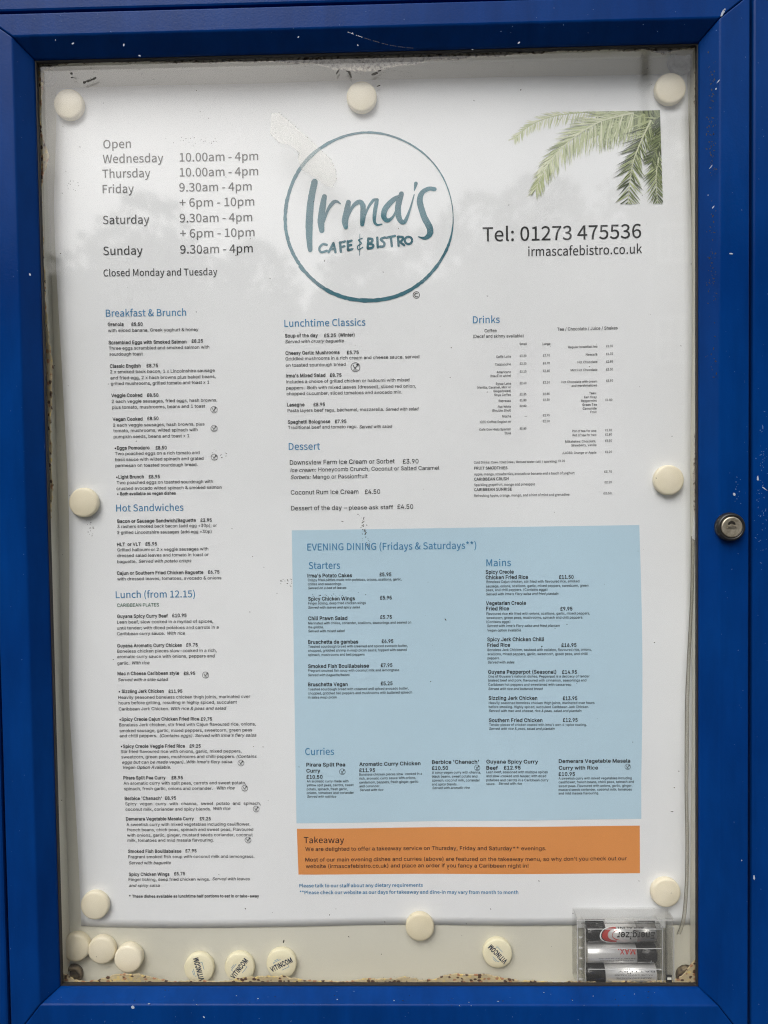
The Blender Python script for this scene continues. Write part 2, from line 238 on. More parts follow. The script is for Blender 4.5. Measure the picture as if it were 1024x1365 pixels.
0,53,-438,0,0,-75,340,0,-87,-140,-59,-144,-35,-158,56,530,3,34,267,-13,90,15,69,38,44,57,16,71,-10,65,-26,50,-37,39,-44,30,0,5,31,30,30,39,22,47,9,53,-13,74,-38,59,-60,38,-81,13,
-76,-12,-60,-37,-41,-56,-15,-72,8,-51,21,-44,30,-37,36,-30,0,-3,-47,-32,-41,-43,-29,-54,-11,-65,17,-75,46,-59,71,-38,16,315,380,-60,26,-50,31,-35,41,-13,55,8,46,23,36,35,22,45,8,
50,-9,37,-27,24,-39,8,-49,-5,-38,-14,-36,-22,-34,16,268,53,-58,9,-47,27,-30,41,-12,51,7,48,20,43,31,37,39,31,71,-30,59,-34,40,-44,15,-61,-10,-48,-27,-37,-42,-25,57,530,2,33,224,
-13,95,22,81,68,57,122,21,181,-18,146,-49,104,-75,62,-94,20,-77,-16,-64,-46,-43,-72,-16,-93,14,-95,39,-69,61,-41,79,-15,44,6,42,18,40,27,35,34,-17,-136,-39,-90,-54,-49,-65,-15,-33,
4,-31,10,-29,17,-25,23,-48,-55,33,-28,38,-23,45,-15,16,395,424,-36,-43,-37,-29,-37,-16,-36,-6,-54,11,-40,31,-23,49,-8,64,9,66,25,50,38,32,48,11,59,-14,46,-42,31,-69,163,530,1,53,
56,305,107,0,3,-15,2,-15,1,-15,1,-15,-7,-58,-22,-53,-35,-45,-49,-36,0,-53,426,0,0,76,-300,0,0,3,29,34,20,37,12,43,4,51,0,16,-1,15,-2,15,-3,15,158,0,0,59,-171,0,-9,33,-8,32,-6,33,
-3,33,8,51,24,39,37,26,51,10,33,-4,29,-12,25,-18,22,-23,50,49,-31,32,-37,26,-45,16,-52,6,-81,-13,-63,-39,-40,-62,-14,-81,3,-34,6,-33,9,-34,10,-33,-19,0,-72,-4,46,265,1,16,133,-13,
24,5,20,14,14,21,5,26,-5,28,-14,21,-20,14,-24,4,-25,-4,-20,-14,-14,-21,-4,-28,4,-26,14,-21,20,-14,44,265,1,22,72,-181,58,33,43,45,28,56,10,65,-5,43,-15,32,-23,20,-31,7,-25,-4,-21,
-12,-14,-19,-5,-26,5,-25,14,-20,20,-12,25,-4,10,1,-7,-41,-19,-35,-30,-30,-39,-23,58,265,2,16,133,372,24,5,20,14,14,21,5,27,-5,27,-14,21,-20,14,-24,5,-25,-5,-20,-14,-14,-21,-4,-27,
4,-27,14,-21,20,-14,16,133,-13,24,5,20,14,14,21,5,26,-5,28,-14,21,-20,14,-24,4,-25,-4,-20,-14,-14,-21,-4,-28,4,-26,14,-21,20,-14,59,265,2,16,133,372,24,5,20,14,14,21,5,27,-5,27,
-14,21,-20,14,-24,5,-25,-5,-20,-14,-14,-21,-4,-27,4,-27,14,-21,20,-14,22,72,-181,58,33,43,45,28,56,10,65,-5,43,-15,32,-23,20,-31,7,-25,-4,-21,-12,-14,-19,-5,-26,5,-25,14,-20,20,
-12,25,-4,10,1,-7,-41,-19,-35,-30,-30,-39,-23,38,649,3,50,247,-13,59,6,53,17,47,25,43,33,42,-28,41,-23,40,-17,38,-13,23,73,-30,10,-33,15,-33,19,-35,23,39,57,33,61,28,64,22,68,-81,
0,-18,-58,-23,-54,-27,-49,-30,-45,-49,43,-47,48,-44,52,-38,54,58,43,50,47,36,54,14,63,-9,55,-27,44,-43,28,-59,10,-65,-12,-51,-35,-32,-52,-12,-65,3,-39,9,-41,15,-42,19,-42,-52,-39,
-45,-46,-30,-53,-12,-65,16,-77,44,-62,67,-40,16,392,114,-32,-24,-32,-17,-35,-12,-35,-4,-55,10,-44,25,-29,41,-11,53,7,39,19,35,28,33,35,30,40,-56,44,-55,49,-51,16,235,425,-14,32,
-11,32,-6,30,-2,30,6,40,17,32,27,22,36,8,31,-6,20,-18,11,-25,4,-29,-9,-43,-26,-38,-38,-34,40,323,1,18,228,-187,54,24,-54,106,-38,114,-22,119,-8,121,8,120,22,119,38,114,54,106,-54,
25,-59,-110,-44,-116,-28,-124,-9,-134,9,-135,28,-124,44,-116,41,323,1,18,95,-187,59,109,44,116,27,124,10,135,-10,134,-27,124,-44,116,-59,110,-55,-25,54,-106,39,-114,23,-119,7,-120,
-7,-121,-23,-119,-39,-114,-54,-106,43,530,1,12,230,111,70,0,0,209,195,0,0,65,-195,0,0,209,-70,0,0,-209,-194,0,0,-65,194,0,45,331,1,4,44,234,244,0,0,67,-244,0,8211,512,1,4,44,239,
424,0,0,59,-424,0,39,265,1,6,105,461,55,0,16,178,2,97,-92,0,2,-97,42,446,1,15,147,450,76,90,75,-90,42,29,-61,100,104,44,-16,49,-109,-27,-10,115,-51,0,-10,-116,-109,28,-16,-49,103,
-44,-60,-100,8226,955,1,16,477,464,-39,-8,-32,-21,-22,-33,-8,-39,8,-40,22,-32,32,-22,39,-7,40,7,32,22,22,32,8,40,-8,39,-22,33,-32,21,47,374,1,4,11,-171,63,0,286,929,-63,0,33,308,2,
6,124,211,60,0,12,405,2,99,-88,0,2,-99,16,154,-13,24,5,21,14,13,21,5,26,-5,28,-13,21,-21,14,-24,4,-25,-4,-20,-14,-13,-21,-5,-28,5,-26,13,-21,20,-14,169,794,3,16,397,-11,133,25,109,
72,75,112,28,147,-28,146,-75,111,-109,70,-133,25,-132,-25,-110,-70,-75,-111,-27,-146,27,-147,75,-112,110,-72,16,397,32,-114,23,-94,64,-64,98,-23,128,23,126,64,98,94,63,114,22,114,
-22,94,-63,64,-98,23,-126,-23,-128,-64,-98,-94,-64,34,405,134,44,4,37,13,33,19,31,24,-32,46,-24,-19,-26,-15,-27,-10,-32,-4,-53,11,-39,30,-25,48,-9,64,9,57,26,46,41,29,54,11,25,-3,
24,-9,21,-14,22,-18,36,42,-26,24,-30,19,-35,13,-41,4,-75,-14,-62,-40,-44,-64,-16,-83,15,-89,41,-66,62,-42,233,529,3,30,298,-13,50,5,44,11,40,16,36,21,-31,58,-29,-17,-31,-13,-33,-8,
-37,-3,-67,13,-53,36,-36,58,-15,75,349,0,1,11,2,12,1,12,0,14,-14,101,-40,76,-65,50,-88,17,-86,-19,-75,-54,-52,-86,-19,-114,19,-115,53,-85,79,-53,9,135,301,17,68,33,51,46,31,53,11,
54,-10,40,-31,26,-51,9,-69,4,266,611,166,164,-60,58,-151,-178,252,579,3,25,240,-13,49,7,44,19,40,30,38,38,2,0,7,-81,73,0,0,518,-87,0,0,-367,-36,-40,-33,-27,-34,-16,-38,-5,-44,8,
-30,25,-17,42,-6,62,0,318,-88,0,0,-328,10,-88,29,-63,50,-38,16,186,627,22,4,16,11,12,17,4,21,-4,21,-12,16,-16,11,-22,4,-20,-4,-17,-11,-11,-16,-4,-21,4,-21,11,-17,17,-11,16,392,627,
21,4,17,11,11,17,4,21,-4,21,-11,16,-17,11,-21,4,-21,-4,-17,-11,-11,-16,-4,-21,4,-21,11,-17,17,-11,32,214,0,]
OUTLINE_BODY = [
97,536,2,58,220,-12,-47,5,-43,14,-37,23,-27,31,-18,40,-6,47,4,41,13,33,21,25,27,19,31,14,34,10,37,7,36,6,43,5,34,4,25,4,18,7,11,11,3,16,0,3,-3,30,-9,25,-15,20,-22,15,-28,9,-33,3,
-34,-3,-30,-8,-24,-14,-19,-16,-14,-18,-10,-19,-82,24,22,42,30,33,36,24,39,17,42,9,42,3,29,-2,33,-5,33,-10,31,-16,28,-23,23,-32,14,-42,5,-53,0,-346,-83,0,0,71,-5,0,-12,-18,-16,-19,
-23,-18,-28,-15,-35,-9,27,234,62,44,5,36,14,28,21,20,26,13,30,4,32,0,71,-8,-6,-14,-5,-18,-4,-21,-4,-21,-4,-22,-2,-18,-3,-16,-2,-29,-5,-27,-8,-24,-11,-19,-15,-12,-21,-4,-27,4,-24,
10,-21,17,-16,21,-11,27,-7,98,584,2,31,316,-11,-44,4,-35,12,-27,18,-20,20,-16,20,-11,18,-9,0,0,-81,-82,0,0,700,84,0,0,-261,7,0,11,17,15,20,20,19,27,18,35,12,44,4,62,-8,54,-25,44,
-40,34,-53,21,-66,7,-77,-7,-77,-21,-67,-33,-54,-45,-40,-54,-25,24,303,64,45,7,36,19,30,31,21,39,12,48,4,53,-4,52,-12,46,-21,40,-29,30,-37,18,-45,7,-44,-6,-37,-19,-29,-29,-21,-38,
-13,-47,-4,-54,4,-55,13,-48,21,-39,30,-30,36,-18,99,545,1,58,285,-11,-66,8,-58,26,-48,40,-36,54,-23,65,-7,76,7,76,23,67,36,54,48,40,58,26,66,8,38,-3,35,-7,32,-12,30,-17,26,-21,22,
-26,17,-29,13,-33,-81,-21,-7,20,-10,18,-13,16,-16,14,-17,11,-21,8,-23,5,-25,2,-47,-7,-38,-20,-30,-32,-21,-40,-12,-46,-4,-51,4,-50,12,-46,21,-40,30,-31,38,-20,47,-7,26,2,23,5,20,8,
18,12,16,14,13,17,10,19,8,20,80,-20,-12,-34,-17,-30,-23,-26,-26,-22,-29,-17,-33,-13,-36,-8,100,584,2,31,269,-11,-62,8,-54,25,-44,40,-34,54,-21,67,-7,77,7,77,21,66,34,53,45,40,54,
25,61,8,44,-4,35,-12,27,-18,20,-19,15,-20,11,-17,7,0,0,261,84,0,0,-700,-82,0,0,81,-8,0,-12,-18,-15,-20,-21,-20,-27,-18,-34,-12,24,281,64,44,7,37,18,29,30,21,39,13,48,4,55,-4,54,
-13,47,-21,38,-29,29,-36,19,-45,6,-45,-7,-37,-18,-29,-30,-21,-40,-12,-46,-4,-52,4,-53,12,-48,21,-39,30,-31,37,-19,101,556,1,57,292,-11,-71,8,-60,26,-49,40,-35,54,-23,65,-7,75,7,76,
22,66,35,54,47,41,58,26,66,9,43,-4,41,-10,38,-19,35,-27,30,-36,22,-45,15,-55,5,-66,0,-34,-408,0,0,71,362,0,-39,-26,-4,49,-12,42,-21,36,-28,27,-35,17,-44,5,-44,-5,-37,-18,-29,-26,
-22,-34,-13,-39,-5,-42,0,-46,5,-53,15,-45,24,-36,32,-25,39,-16,45,-6,30,3,27,7,24,11,20,16,16,21,12,24,81,-20,-16,-38,-25,-33,-33,-27,-39,-21,-46,-13,102,349,2,4,314,522,0,-72,
-305,0,0,72,22,111,0,0,594,5,41,16,33,23,27,31,19,35,11,37,4,26,-1,22,-3,17,-4,11,-4,-21,-72,-8,2,-9,2,-13,2,-15,1,-33,-5,-23,-14,-13,-24,-4,-33,0,-576,103,585,2,53,285,-207,-54,4,
-47,11,-39,18,-32,22,-25,27,-19,30,71,39,12,-17,15,-18,20,-16,25,-15,33,-9,40,-3,57,8,46,23,30,39,11,56,0,102,-8,0,-11,-17,-16,-20,-20,-19,-27,-16,-35,-12,-44,-3,-60,7,-53,23,-45,
36,-34,51,-22,63,-7,76,7,76,22,65,34,53,45,39,53,25,62,8,44,-4,35,-12,27,-17,21,-20,15,-20,11,-17,8,0,0,83,82,0,0,-534,-8,-62,-23,-50,-36,-37,-46,-26,-55,-15,24,282,81,44,6,37,16,
29,27,21,37,13,45,4,53,-4,52,-13,46,-21,38,-29,29,-37,18,-44,6,-45,-7,-37,-18,-30,-30,-21,-38,-12,-45,-4,-51,4,-52,13,-44,21,-37,29,-28,37,-17,104,564,1,29,156,312,0,-312,-84,0,0,
700,84,0,0,-304,-15,0,29,61,39,41,48,23,56,8,50,-5,43,-17,36,-27,27,-39,17,-49,5,-61,0,-331,-84,0,0,324,-8,54,-23,41,-38,25,-49,9,-36,-4,-32,-12,-27,-20,-20,-28,-13,-35,105,229,2,
4,72,0,0,522,84,0,0,-522,16,115,609,-22,4,-19,13,-13,17,-4,22,4,21,13,18,19,13,22,4,23,-4,19,-13,13,-18,4,-21,-4,-22,-13,-17,-19,-13,106,229,2,16,72,522,84,0,0,-563,-4,-45,-12,-38,
-22,-31,-29,-23,-38,-14,-46,-4,-19,0,0,77,17,0,31,5,22,15,12,25,4,34,16,115,609,-23,4,-19,13,-12,17,-5,22,5,21,12,18,19,13,23,4,22,-4,19,-13,13,-18,4,-21,-4,-22,-13,-17,-19,-13,
107,524,3,7,151,188,0,103,15,0,225,231,105,0,-243,-248,-9,0,4,72,0,0,700,84,0,0,-700,4,405,0,-202,256,60,59,249,-315,108,260,1,20,192,-3,-53,7,-37,24,-22,37,-8,51,0,584,84,0,0,
-564,3,-31,6,-19,14,-11,22,-4,11,1,9,0,6,1,7,2,15,-71,-12,-3,-14,-2,-16,-2,109,839,1,55,72,0,0,522,82,0,1,-116,-7,0,14,39,20,31,26,24,29,18,31,10,34,3,52,-8,41,-27,30,-40,17,-51,
-12,0,13,36,21,31,27,25,33,19,37,11,40,4,43,-5,40,-14,34,-25,26,-35,17,-45,5,-56,0,-351,-84,0,0,349,-8,49,-24,32,-34,19,-40,6,-33,-4,-28,-11,-23,-18,-17,-23,-10,-27,-4,-32,0,-340,
-84,0,0,357,-7,40,-22,31,-33,20,-41,7,-29,-4,-28,-11,-25,-17,-19,-25,-12,-32,-5,-38,0,-328,110,564,1,29,156,312,0,-312,-84,0,0,522,82,0,0,-126,-13,0,29,61,39,41,48,23,56,8,50,-5,
43,-17,36,-27,27,-39,17,-49,5,-61,0,-331,-84,0,0,324,-8,54,-23,41,-38,25,-49,9,-36,-4,-32,-12,-27,-20,-20,-28,-13,-35,111,571,2,24,285,-11,-66,8,-58,26,-48,40,-36,54,-23,65,-7,76,
7,76,23,67,36,54,48,40,58,26,66,8,68,-8,58,-26,48,-40,35,-54,23,-67,7,-76,-7,-76,-23,-65,-35,-54,-48,-40,-58,-26,24,285,64,48,7,39,20,30,31,21,40,12,46,4,50,-4,51,-12,46,-21,40,
-30,32,-39,20,-48,7,-47,-7,-38,-20,-30,-32,-21,-40,-12,-46,-4,-51,4,-50,12,-46,21,-40,30,-31,38,-20,112,584,2,31,72,-196,0,718,82,0,0,-83,9,0,11,17,15,20,20,19,27,18,35,12,44,4,62,
-8,54,-25,44,-40,34,-53,21,-66,7,-77,-7,-77,-21,-67,-33,-54,-45,-40,-54,-25,-61,-8,-44,4,-34,12,-28,18,-20,20,-16,20,-11,18,-7,0,0,-277,24,303,64,45,7,36,19,30,31,21,39,12,48,4,53,
-4,52,-12,46,-21,40,-29,30,-37,18,-45,7,-44,-6,-37,-19,-29,-29,-21,-38,-13,-47,-4,-54,4,-55,13,-48,21,-39,30,-30,36,-18,113,584,2,31,512,-196,-84,0,0,277,-7,0,-11,-18,-15,-20,-21,
-20,-27,-18,-34,-12,-44,-4,-62,8,-54,25,-44,40,-34,54,-21,67,-7,77,7,77,21,66,34,53,45,40,54,25,61,8,44,-4,35,-12,27,-18,20,-19,16,-20,11,-17,8,0,0,83,82,0,24,281,64,44,7,37,18,29,
30,21,39,13,48,4,55,-4,54,-13,47,-21,38,-29,29,-36,19,-45,6,-45,-7,-37,-18,-29,-30,-21,-40,-12,-46,-4,-52,4,-53,12,-48,21,-39,30,-31,37,-19,114,357,1,25,72,0,0,522,82,0,0,-80,5,0,
20,35,31,28,39,18,44,7,11,-1,12,0,11,0,8,-1,0,-84,-7,1,-12,1,-15,2,-16,0,-35,-4,-31,-11,-26,-18,-20,-25,-12,-30,-5,-34,0,-326,115,502,1,60,250,-11,-51,4,-45,12,-38,19,-31,28,-23,
35,-13,43,80,17,16,-38,26,-26,35,-15,43,-6,49,6,38,18,25,25,8,30,-5,25,-14,21,-25,15,-33,11,-87,21,-62,22,-44,30,-26,41,-9,50,7,42,18,37,30,31,39,23,47,14,52,5,50,-4,42,-12,35,-20,
27,-26,21,-32,14,-36,-77,-18,-14,29,-21,24,-32,18,-44,6,-43,-6,-35,-16,-23,-24,-8,-31,6,-26,15,-20,28,-16,38,-12,80,-19,62,-21,43,-31,26,-40,9,-49,-7,-44,-19,-38,-31,-32,-42,-24,
-49,-15,116,313,2,4,280,522,0,-72,-271,0,0,72,20,89,648,84,0,0,-514,4,-29,10,-21,19,-11,28,-4,10,0,11,1,12,2,11,2,15,-72,-14,-3,-15,-3,-16,-1,-16,-1,-60,9,-45,26,-28,42,-10,57,117,
564,1,29,251,-7,-50,5,-43,17,-36,27,-27,39,-17,49,-6,61,0,331,84,0,0,-324,8,-54,24,-41,38,-25,49,-9,36,4,32,12,26,20,21,28,13,35,4,42,0,312,84,0,0,-522,-81,0,0,126,13,0,-30,-62,
-39,-41,-48,-22,118,536,1,16,224,0,-200,522,92,0,111,-309,17,-47,13,-46,13,-47,13,-44,-30,0,14,44,12,47,13,46,16,47,112,309,91,0,-199,-522,119,780,1,44,189,0,-158,522,89,0,64,-228,
13,-50,15,-56,14,-62,15,-69,-14,0,14,67,14,61,15,57,14,52,63,228,89,0,62,-228,13,-51,14,-56,14,-62,14,-68,-15,0,15,67,15,62,15,56,14,52,64,228,88,0,-158,-522,-84,0,-68,236,-10,37,
-10,37,-10,37,-9,39,-10,39,-10,40,20,0,-10,-40,-9,-39,-10,-39,-10,-38,-10,-37,-10,-36,-68,-236,120,521,1,32,29,0,207,300,-1,-65,-196,287,99,0,65,-101,23,-37,21,-35,19,-34,19,-32,
-44,0,20,32,18,34,19,35,23,37,67,101,96,0,-197,-290,0,63,205,-295,-97,0,-77,118,-23,35,-20,34,-18,32,-19,31,43,0,-18,-31,-18,-32,-18,-34,-23,-35,-78,-118,121,536,1,34,65,-191,20,
73,13,-2,24,-4,21,2,19,7,17,13,15,22,13,31,17,47,-200,524,92,0,111,-309,16,-47,14,-47,13,-46,13,-44,-30,0,13,44,13,47,13,46,16,47,112,309,91,0,-230,-602,-18,-37,-20,-30,-24,-23,
-27,-17,-31,-10,-35,-3,-20,1,-17,2,-14,3,122,523,1,12,57,0,0,63,293,377,0,4,-284,0,0,78,392,0,0,-67,-285,-372,0,-6,293,0,0,-77,65,660,2,16,23,0,254,700,103,0,257,-700,-93,0,-149,
416,-15,43,-17,53,-20,65,-23,81,17,0,-24,-82,-20,-66,-17,-52,-14,-42,-145,-416,4,151,195,0,78,358,0,0,-78,66,628,3,28,83,0,0,700,249,0,66,-6,54,-19,42,-29,30,-38,18,-44,6,-50,-4,
-40,-12,-34,-18,-26,-24,-21,-27,-15,-30,-11,0,-6,34,-7,33,-16,30,-25,24,-34,16,-41,5,-51,-6,-50,-18,-45,-32,-38,-45,-29,-60,-19,-75,-6,13,171,78,166,0,70,8,47,24,26,35,9,43,-4,34,
-14,31,-21,26,-29,21,-37,13,-42,5,-171,0,13,171,393,157,0,36,3,33,12,27,17,21,24,13,29,4,34,-8,43,-24,35,-41,24,-59,8,-159,0,67,702,1,58,368,-9,-86,11,-75,32,-63,53,-48,72,-30,88,
-11,103,11,103,30,88,48,71,63,53,75,33,86,11,51,-3,49,-12,45,-19,40,-27,35,-33,28,-39,21,-46,14,-51,-89,0,-11,34,-15,30,-20,25,-24,21,-28,17,-30,12,-32,7,-34,2,-61,-8,-54,-24,-46,
-40,-35,-54,-22,-69,-8,-82,8,-82,22,-69,35,-54,46,-40,54,-24,61,-8,34,2,32,7,30,12,28,17,24,21,20,25,15,30,11,34,89,0,-13,-51,-21,-45,-29,-40,-34,-33,-40,-26,-45,-20,-49,-12,68,
691,2,30,301,0,-169,0,0,78,163,0,79,9,63,24,50,40,35,54,20,67,7,79,-7,79,-20,66,-34,54,-48,39,-61,24,-75,9,-176,0,0,78,182,0,95,-10,80,-32,64,-51,47,-69,29,-86,10,-101,-10,-101,
-29,-87,-48,-69,-66,-52,-82,-31,4,171,700,0,-700,-88,0,0,700,69,576,1,12,83,0,0,700,430,0,0,-78,-342,0,0,-229,318,0,0,-78,-318,0,0,-237,345,0,0,-78,70,564,1,10,83,0,0,700,425,0,0,
-78,-337,0,0,-239,305,0,0,-79,-305,0,0,-304,71,716,1,58,370,-9,-88,11,-76,33,-63,53,-48,71,-30,88,-10,103,10,103,30,88,47,71,63,53,75,33,85,11,53,-4,50,-12,46,-20,41,-27,35,-34,28,
-39,21,-44,14,-49,-92,0,-12,32,-16,29,-20,25,-23,21,-27,18,-29,12,-33,8,-36,2,-60,-8,-53,-24,-45,-40,-35,-54,-22,-69,-8,-82,8,-82,22,-69,35,-54,46,-40,55,-24,62,-8,55,6,49,19,41,
30,30,42,19,50,7,59,27,-5,-209,0,0,78,269,0,0,-77,-10,-81,-28,-69,-44,-57,-58,-42,-69,-27,72,711,1,12,83,0,0,700,88,0,0,-303,369,0,0,303,89,0,0,-700,-89,0,0,319,-369,0,0,-319,73,
413,1,12,43,0,0,78,120,0,0,544,-120,0,0,78,328,0,0,-78,-120,0,0,-544,120,0,0,-78,74,545,1,22,255,-9,-84,13,-67,41,-44,66,-14,89,0,38,88,0,0,-38,9,-56,24,-42,39,-25,49,-8,48,8,38,
25,25,42,8,56,0,500,89,0,0,-500,-15,-89,-43,-66,-67,-41,75,642,3,12,144,200,0,97,24,32,23,30,24,30,25,28,25,29,26,28,209,226,117,0,-299,-320,-5,0,7,83,0,0,700,88,0,0,-240,-1,-150,
1,-44,0,-266,4,512,0,-254,357,56,69,303,-426,76,541,1,6,83,0,0,700,88,0,0,-622,326,0,0,-78,77,864,1,64,83,0,0,700,126,0,172,-443,7,-17,7,-21,8,-24,9,-26,8,-27,9,-27,7,-25,7,-23,
-20,0,7,22,7,25,9,26,8,27,9,26,8,25,7,22,7,17,170,443,126,0,0,-700,-87,0,0,400,0,24,0,26,0,28,1,29,1,31,0,30,1,31,1,30,8,0,-11,-33,-10,-33,-11,-32,-11,-32,-10,-29,-10,-27,-9,-24,
-7,-19,-157,-400,-76,0,-160,400,-7,19,-8,23,-9,26,-11,29,-10,31,-11,33,-12,34,-12,34,9,0,1,-27,1,-30,1,-30,0,-31,1,-30,0,-29,1,-27,0,-25,0,-400,78,720,1,36,83,0,0,700,104,0,285,
-449,13,-19,14,-25,17,-28,17,-32,18,-35,18,-36,-12,-2,-3,38,-3,37,-1,35,-1,32,0,29,0,23,0,432,89,0,0,-700,-106,0,-254,399,-17,27,-17,29,-19,32,-21,37,-26,45,-30,53,16,2,2,-50,2,
-46,2,-41,1,-36,1,-29,0,-22,0,-400,79,734,2,24,367,-9,-85,11,-75,32,-63,53,-48,72,-30,88,-11,103,11,103,30,88,48,71,63,53,75,33,85,11,86,-11,75,-33,63,-53,47,-71,30,-88,10,-103,
-10,-103,-30,-88,-47,-72,-63,-53,-75,-32,24,367,73,60,8,54,24,46,39,35,54,22,69,8,83,-8,83,-22,69,-35,54,-46,39,-54,24,-60,8,-60,-8,-54,-24,-45,-39,-36,-55,-22,-69,-8,-82,8,-83,22,
-69,36,-54,45,-39,54,-24,80,612,1,32,83,0,0,700,241,0,74,-7,59,-22,46,-35,33,-45,20,-53,6,-60,-6,-59,-20,-54,-33,-45,-46,-35,-59,-22,-74,-7,-174,0,0,78,170,0,50,4,39,14,29,23,20,
29,12,35,4,39,-4,40,-12,34,-20,29,-29,22,-40,14,-49,5,-149,0,0,-622,81,734,3,8,337,219,93,0,78,-102,20,-28,117,-155,-93,0,-77,103,-19,26,24,367,-9,-85,11,-75,32,-63,53,-48,72,-30,
88,-11,103,11,103,30,88,48,71,63,53,75,33,85,11,86,-11,75,-33,63,-53,47,-71,30,-88,10,-103,-10,-103,-30,-88,-47,-72,-63,-53,-75,-32,24,367,73,60,8,54,24,46,39,35,54,22,69,8,83,-8,
83,-22,69,-35,54,-46,39,-54,24,-60,8,-60,-8,-54,-24,-45,-39,-36,-55,-22,-69,-8,-82,8,-83,22,-69,36,-54,45,-39,54,-24,82,618,2,32,83,0,0,700,242,0,74,-7,59,-21,46,-33,33,-43,20,-52,
6,-60,-6,-59,-20,-52,-33,-42,-46,-32,-60,-20,-73,-7,-192,0,0,79,188,0,50,4,39,12,29,20,20,26,12,33,4,38,-4,39,-12,34,-20,27,-30,21,-39,13,-50,4,-149,0,0,-622,4,486,0,-169,315,100,
0,172,-315,83,615,1,74,308,-12,-71,6,-62,19,-50,30,-37,40,-25,49,-10,56,91,0,8,-37,18,-30,26,-24,33,-16,38,-10,41,-3,45,3,40,12,34,18,26,25,17,31,5,35,-4,30,-14,24,-22,20,-28,15,
-33,14,-37,11,-84,23,-77,29,-57,40,-36,51,-12,64,8,55,24,48,37,40,49,29,58,18,65,6,66,-6,57,-18,48,-29,36,-39,23,-45,10,-52,-88,0,-15,47,-33,35,-48,22,-58,7,-43,-4,-37,-11,-30,-17,
-23,-24,-14,-27,-5,-31,6,-32,16,-26,24,-20,29,-15,30,-12,29,-8,72,-20,31,-9,34,-12,33,-16,32,-20,27,-25,22,-30,14,-37,5,-44,-8,-55,-22,-49,-37,-41,-50,-31,-63,-21,84,617,1,8,44,
622,0,78,530,0,0,-78,-221,0,0,-622,-88,0,0,622,85,712,1,30,356,-11,-77,8,-67,24,-55,39,-40,50,-26,60,-8,68,0,462,88,0,0,-455,6,-47,17,-43,27,-35,36,-27,46,-16,53,-6,54,6,45,16,36,
27,27,35,17,43,5,47,0,455,89,0,0,-462,-8,-68,-26,-60,-40,-50,-55,-39,-67,-24,86,660,1,16,280,0,-257,700,93,0,148,-416,15,-42,17,-53,21,-66,24,-81,-18,0,24,82,20,66,17,53,14,41,145,
416,94,0,-255,-700,87,944,1,48,213,0,-190,700,90,0,112,-430,8,-35,8,-35,8,-35,8,-36,7,-37,7,-38,-11,0,7,38,8,37,8,36,8,35,8,35,9,35,113,430,101,0,113,-430,9,-35,9,-35,8,-35,8,-36,
8,-37,7,-38,-12,0,7,38,7,37,8,36,8,35,9,35,8,35,111,430,91,0,-191,-700,-103,0,-121,444,-12,46,-11,49,-10,54,-11,60,19,0,-10,-58,-10,-52,-11,-49,-13,-50,-120,-444,88,653,1,40,25,0,
274,391,0,-66,-259,375,103,0,102,-149,20,-29,16,-25,14,-22,13,-22,13,-24,14,-27,-15,0,14,27,13,23,13,22,14,23,17,25,20,29,103,149,100,0,-258,-371,0,66,271,-395,-102,0,-123,178,-18,
26,-15,23,-13,21,-12,21,-13,23,-14,26,19,0,-13,-25,-13,-23,-13,-21,-13,-21,-16,-23,-18,-27,-124,-178,89,649,1,18,280,0,0,287,-257,413,102,0,139,-226,22,-37,20,-35,18,-39,19,-46,
-35,0,19,47,19,39,19,35,21,36,138,226,102,0,-257,-413,0,-287,90,603,1,28,57,0,0,64,319,466,22,31,23,31,24,32,24,30,10,-29,-43,-2,-43,-1,-43,0,-43,0,-252,0,0,78,491,0,0,-65,-314,
-458,-23,-33,-25,-33,-25,-33,-25,-32,-10,29,43,2,42,1,43,0,43,0,255,0,0,-78,48,623,2,24,312,-9,-72,10,-61,32,-49,52,-35,71,-22,89,-7,105,7,105,22,88,36,71,48,53,61,32,72,10,72,-10,
60,-32,49,-53,36,-71,21,-88,8,-105,-8,-105,-21,-89,-36,-71,-48,-52,-61,-32,24,312,68,47,9,40,24,32,41,23,56,14,69,5,83,-5,83,-14,69,-23,56,-32,41,-40,25,-47,8,-48,-8,-40,-25,-31,
-41,-24,-56,-14,-69,-5,-83,5,-83,14,-69,24,-56,31,-41,40,-24,49,623,2,4,105,0,0,75,433,0,0,-75,8,380,700,0,-700,-88,0,0,617,-4,0,-170,-125,0,95,155,113,50,623,1,44,88,0,0,65,234,
250,37,39,29,34,23,32,17,29,9,30,4,32,-5,35,-13,30,-20,24,-27,18,-32,11,-36,3,-38,-4,-33,-12,-26,-20,-20,-27,-12,-33,-4,-38,-85,0,7,59,22,52,33,42,45,32,53,20,60,6,59,-6,52,-20,43,
-30,33,-40,20,-48,7,-52,-3,-39,-11,-37,-18,-38,-30,-43,-41,-50,-54,-59,-157,-164,0,-5,326,0,0,-78,51,623,1,47,300,-9,-62,5,-56,17,-48,28,-37,38,-26,47,-11,55,90,0,8,-33,16,-28,24,
-22,29,-17,35,-9,39,-3,41,3,36,12,31,18,24,26,15,32,5,39,-5,37,-13,34,-23,29,-34,22,-45,15,-56,5,-61,0,0,71,180,205,0,5,-300,0,0,78,417,0,0,-66,-222,-251,0,14,72,0,61,-17,50,-32,
36,-42,23,-50,8,-57,-8,-57,-23,-51,-37,-42,-48,-32,-59,-20,52,623,2,8,54,145,0,73,286,482,88,0,-279,-472,0,-4,419,0,0,-79,6,388,0,0,167,0,34,0,236,84,0,0,-437,53,623,1,54,304,-9,
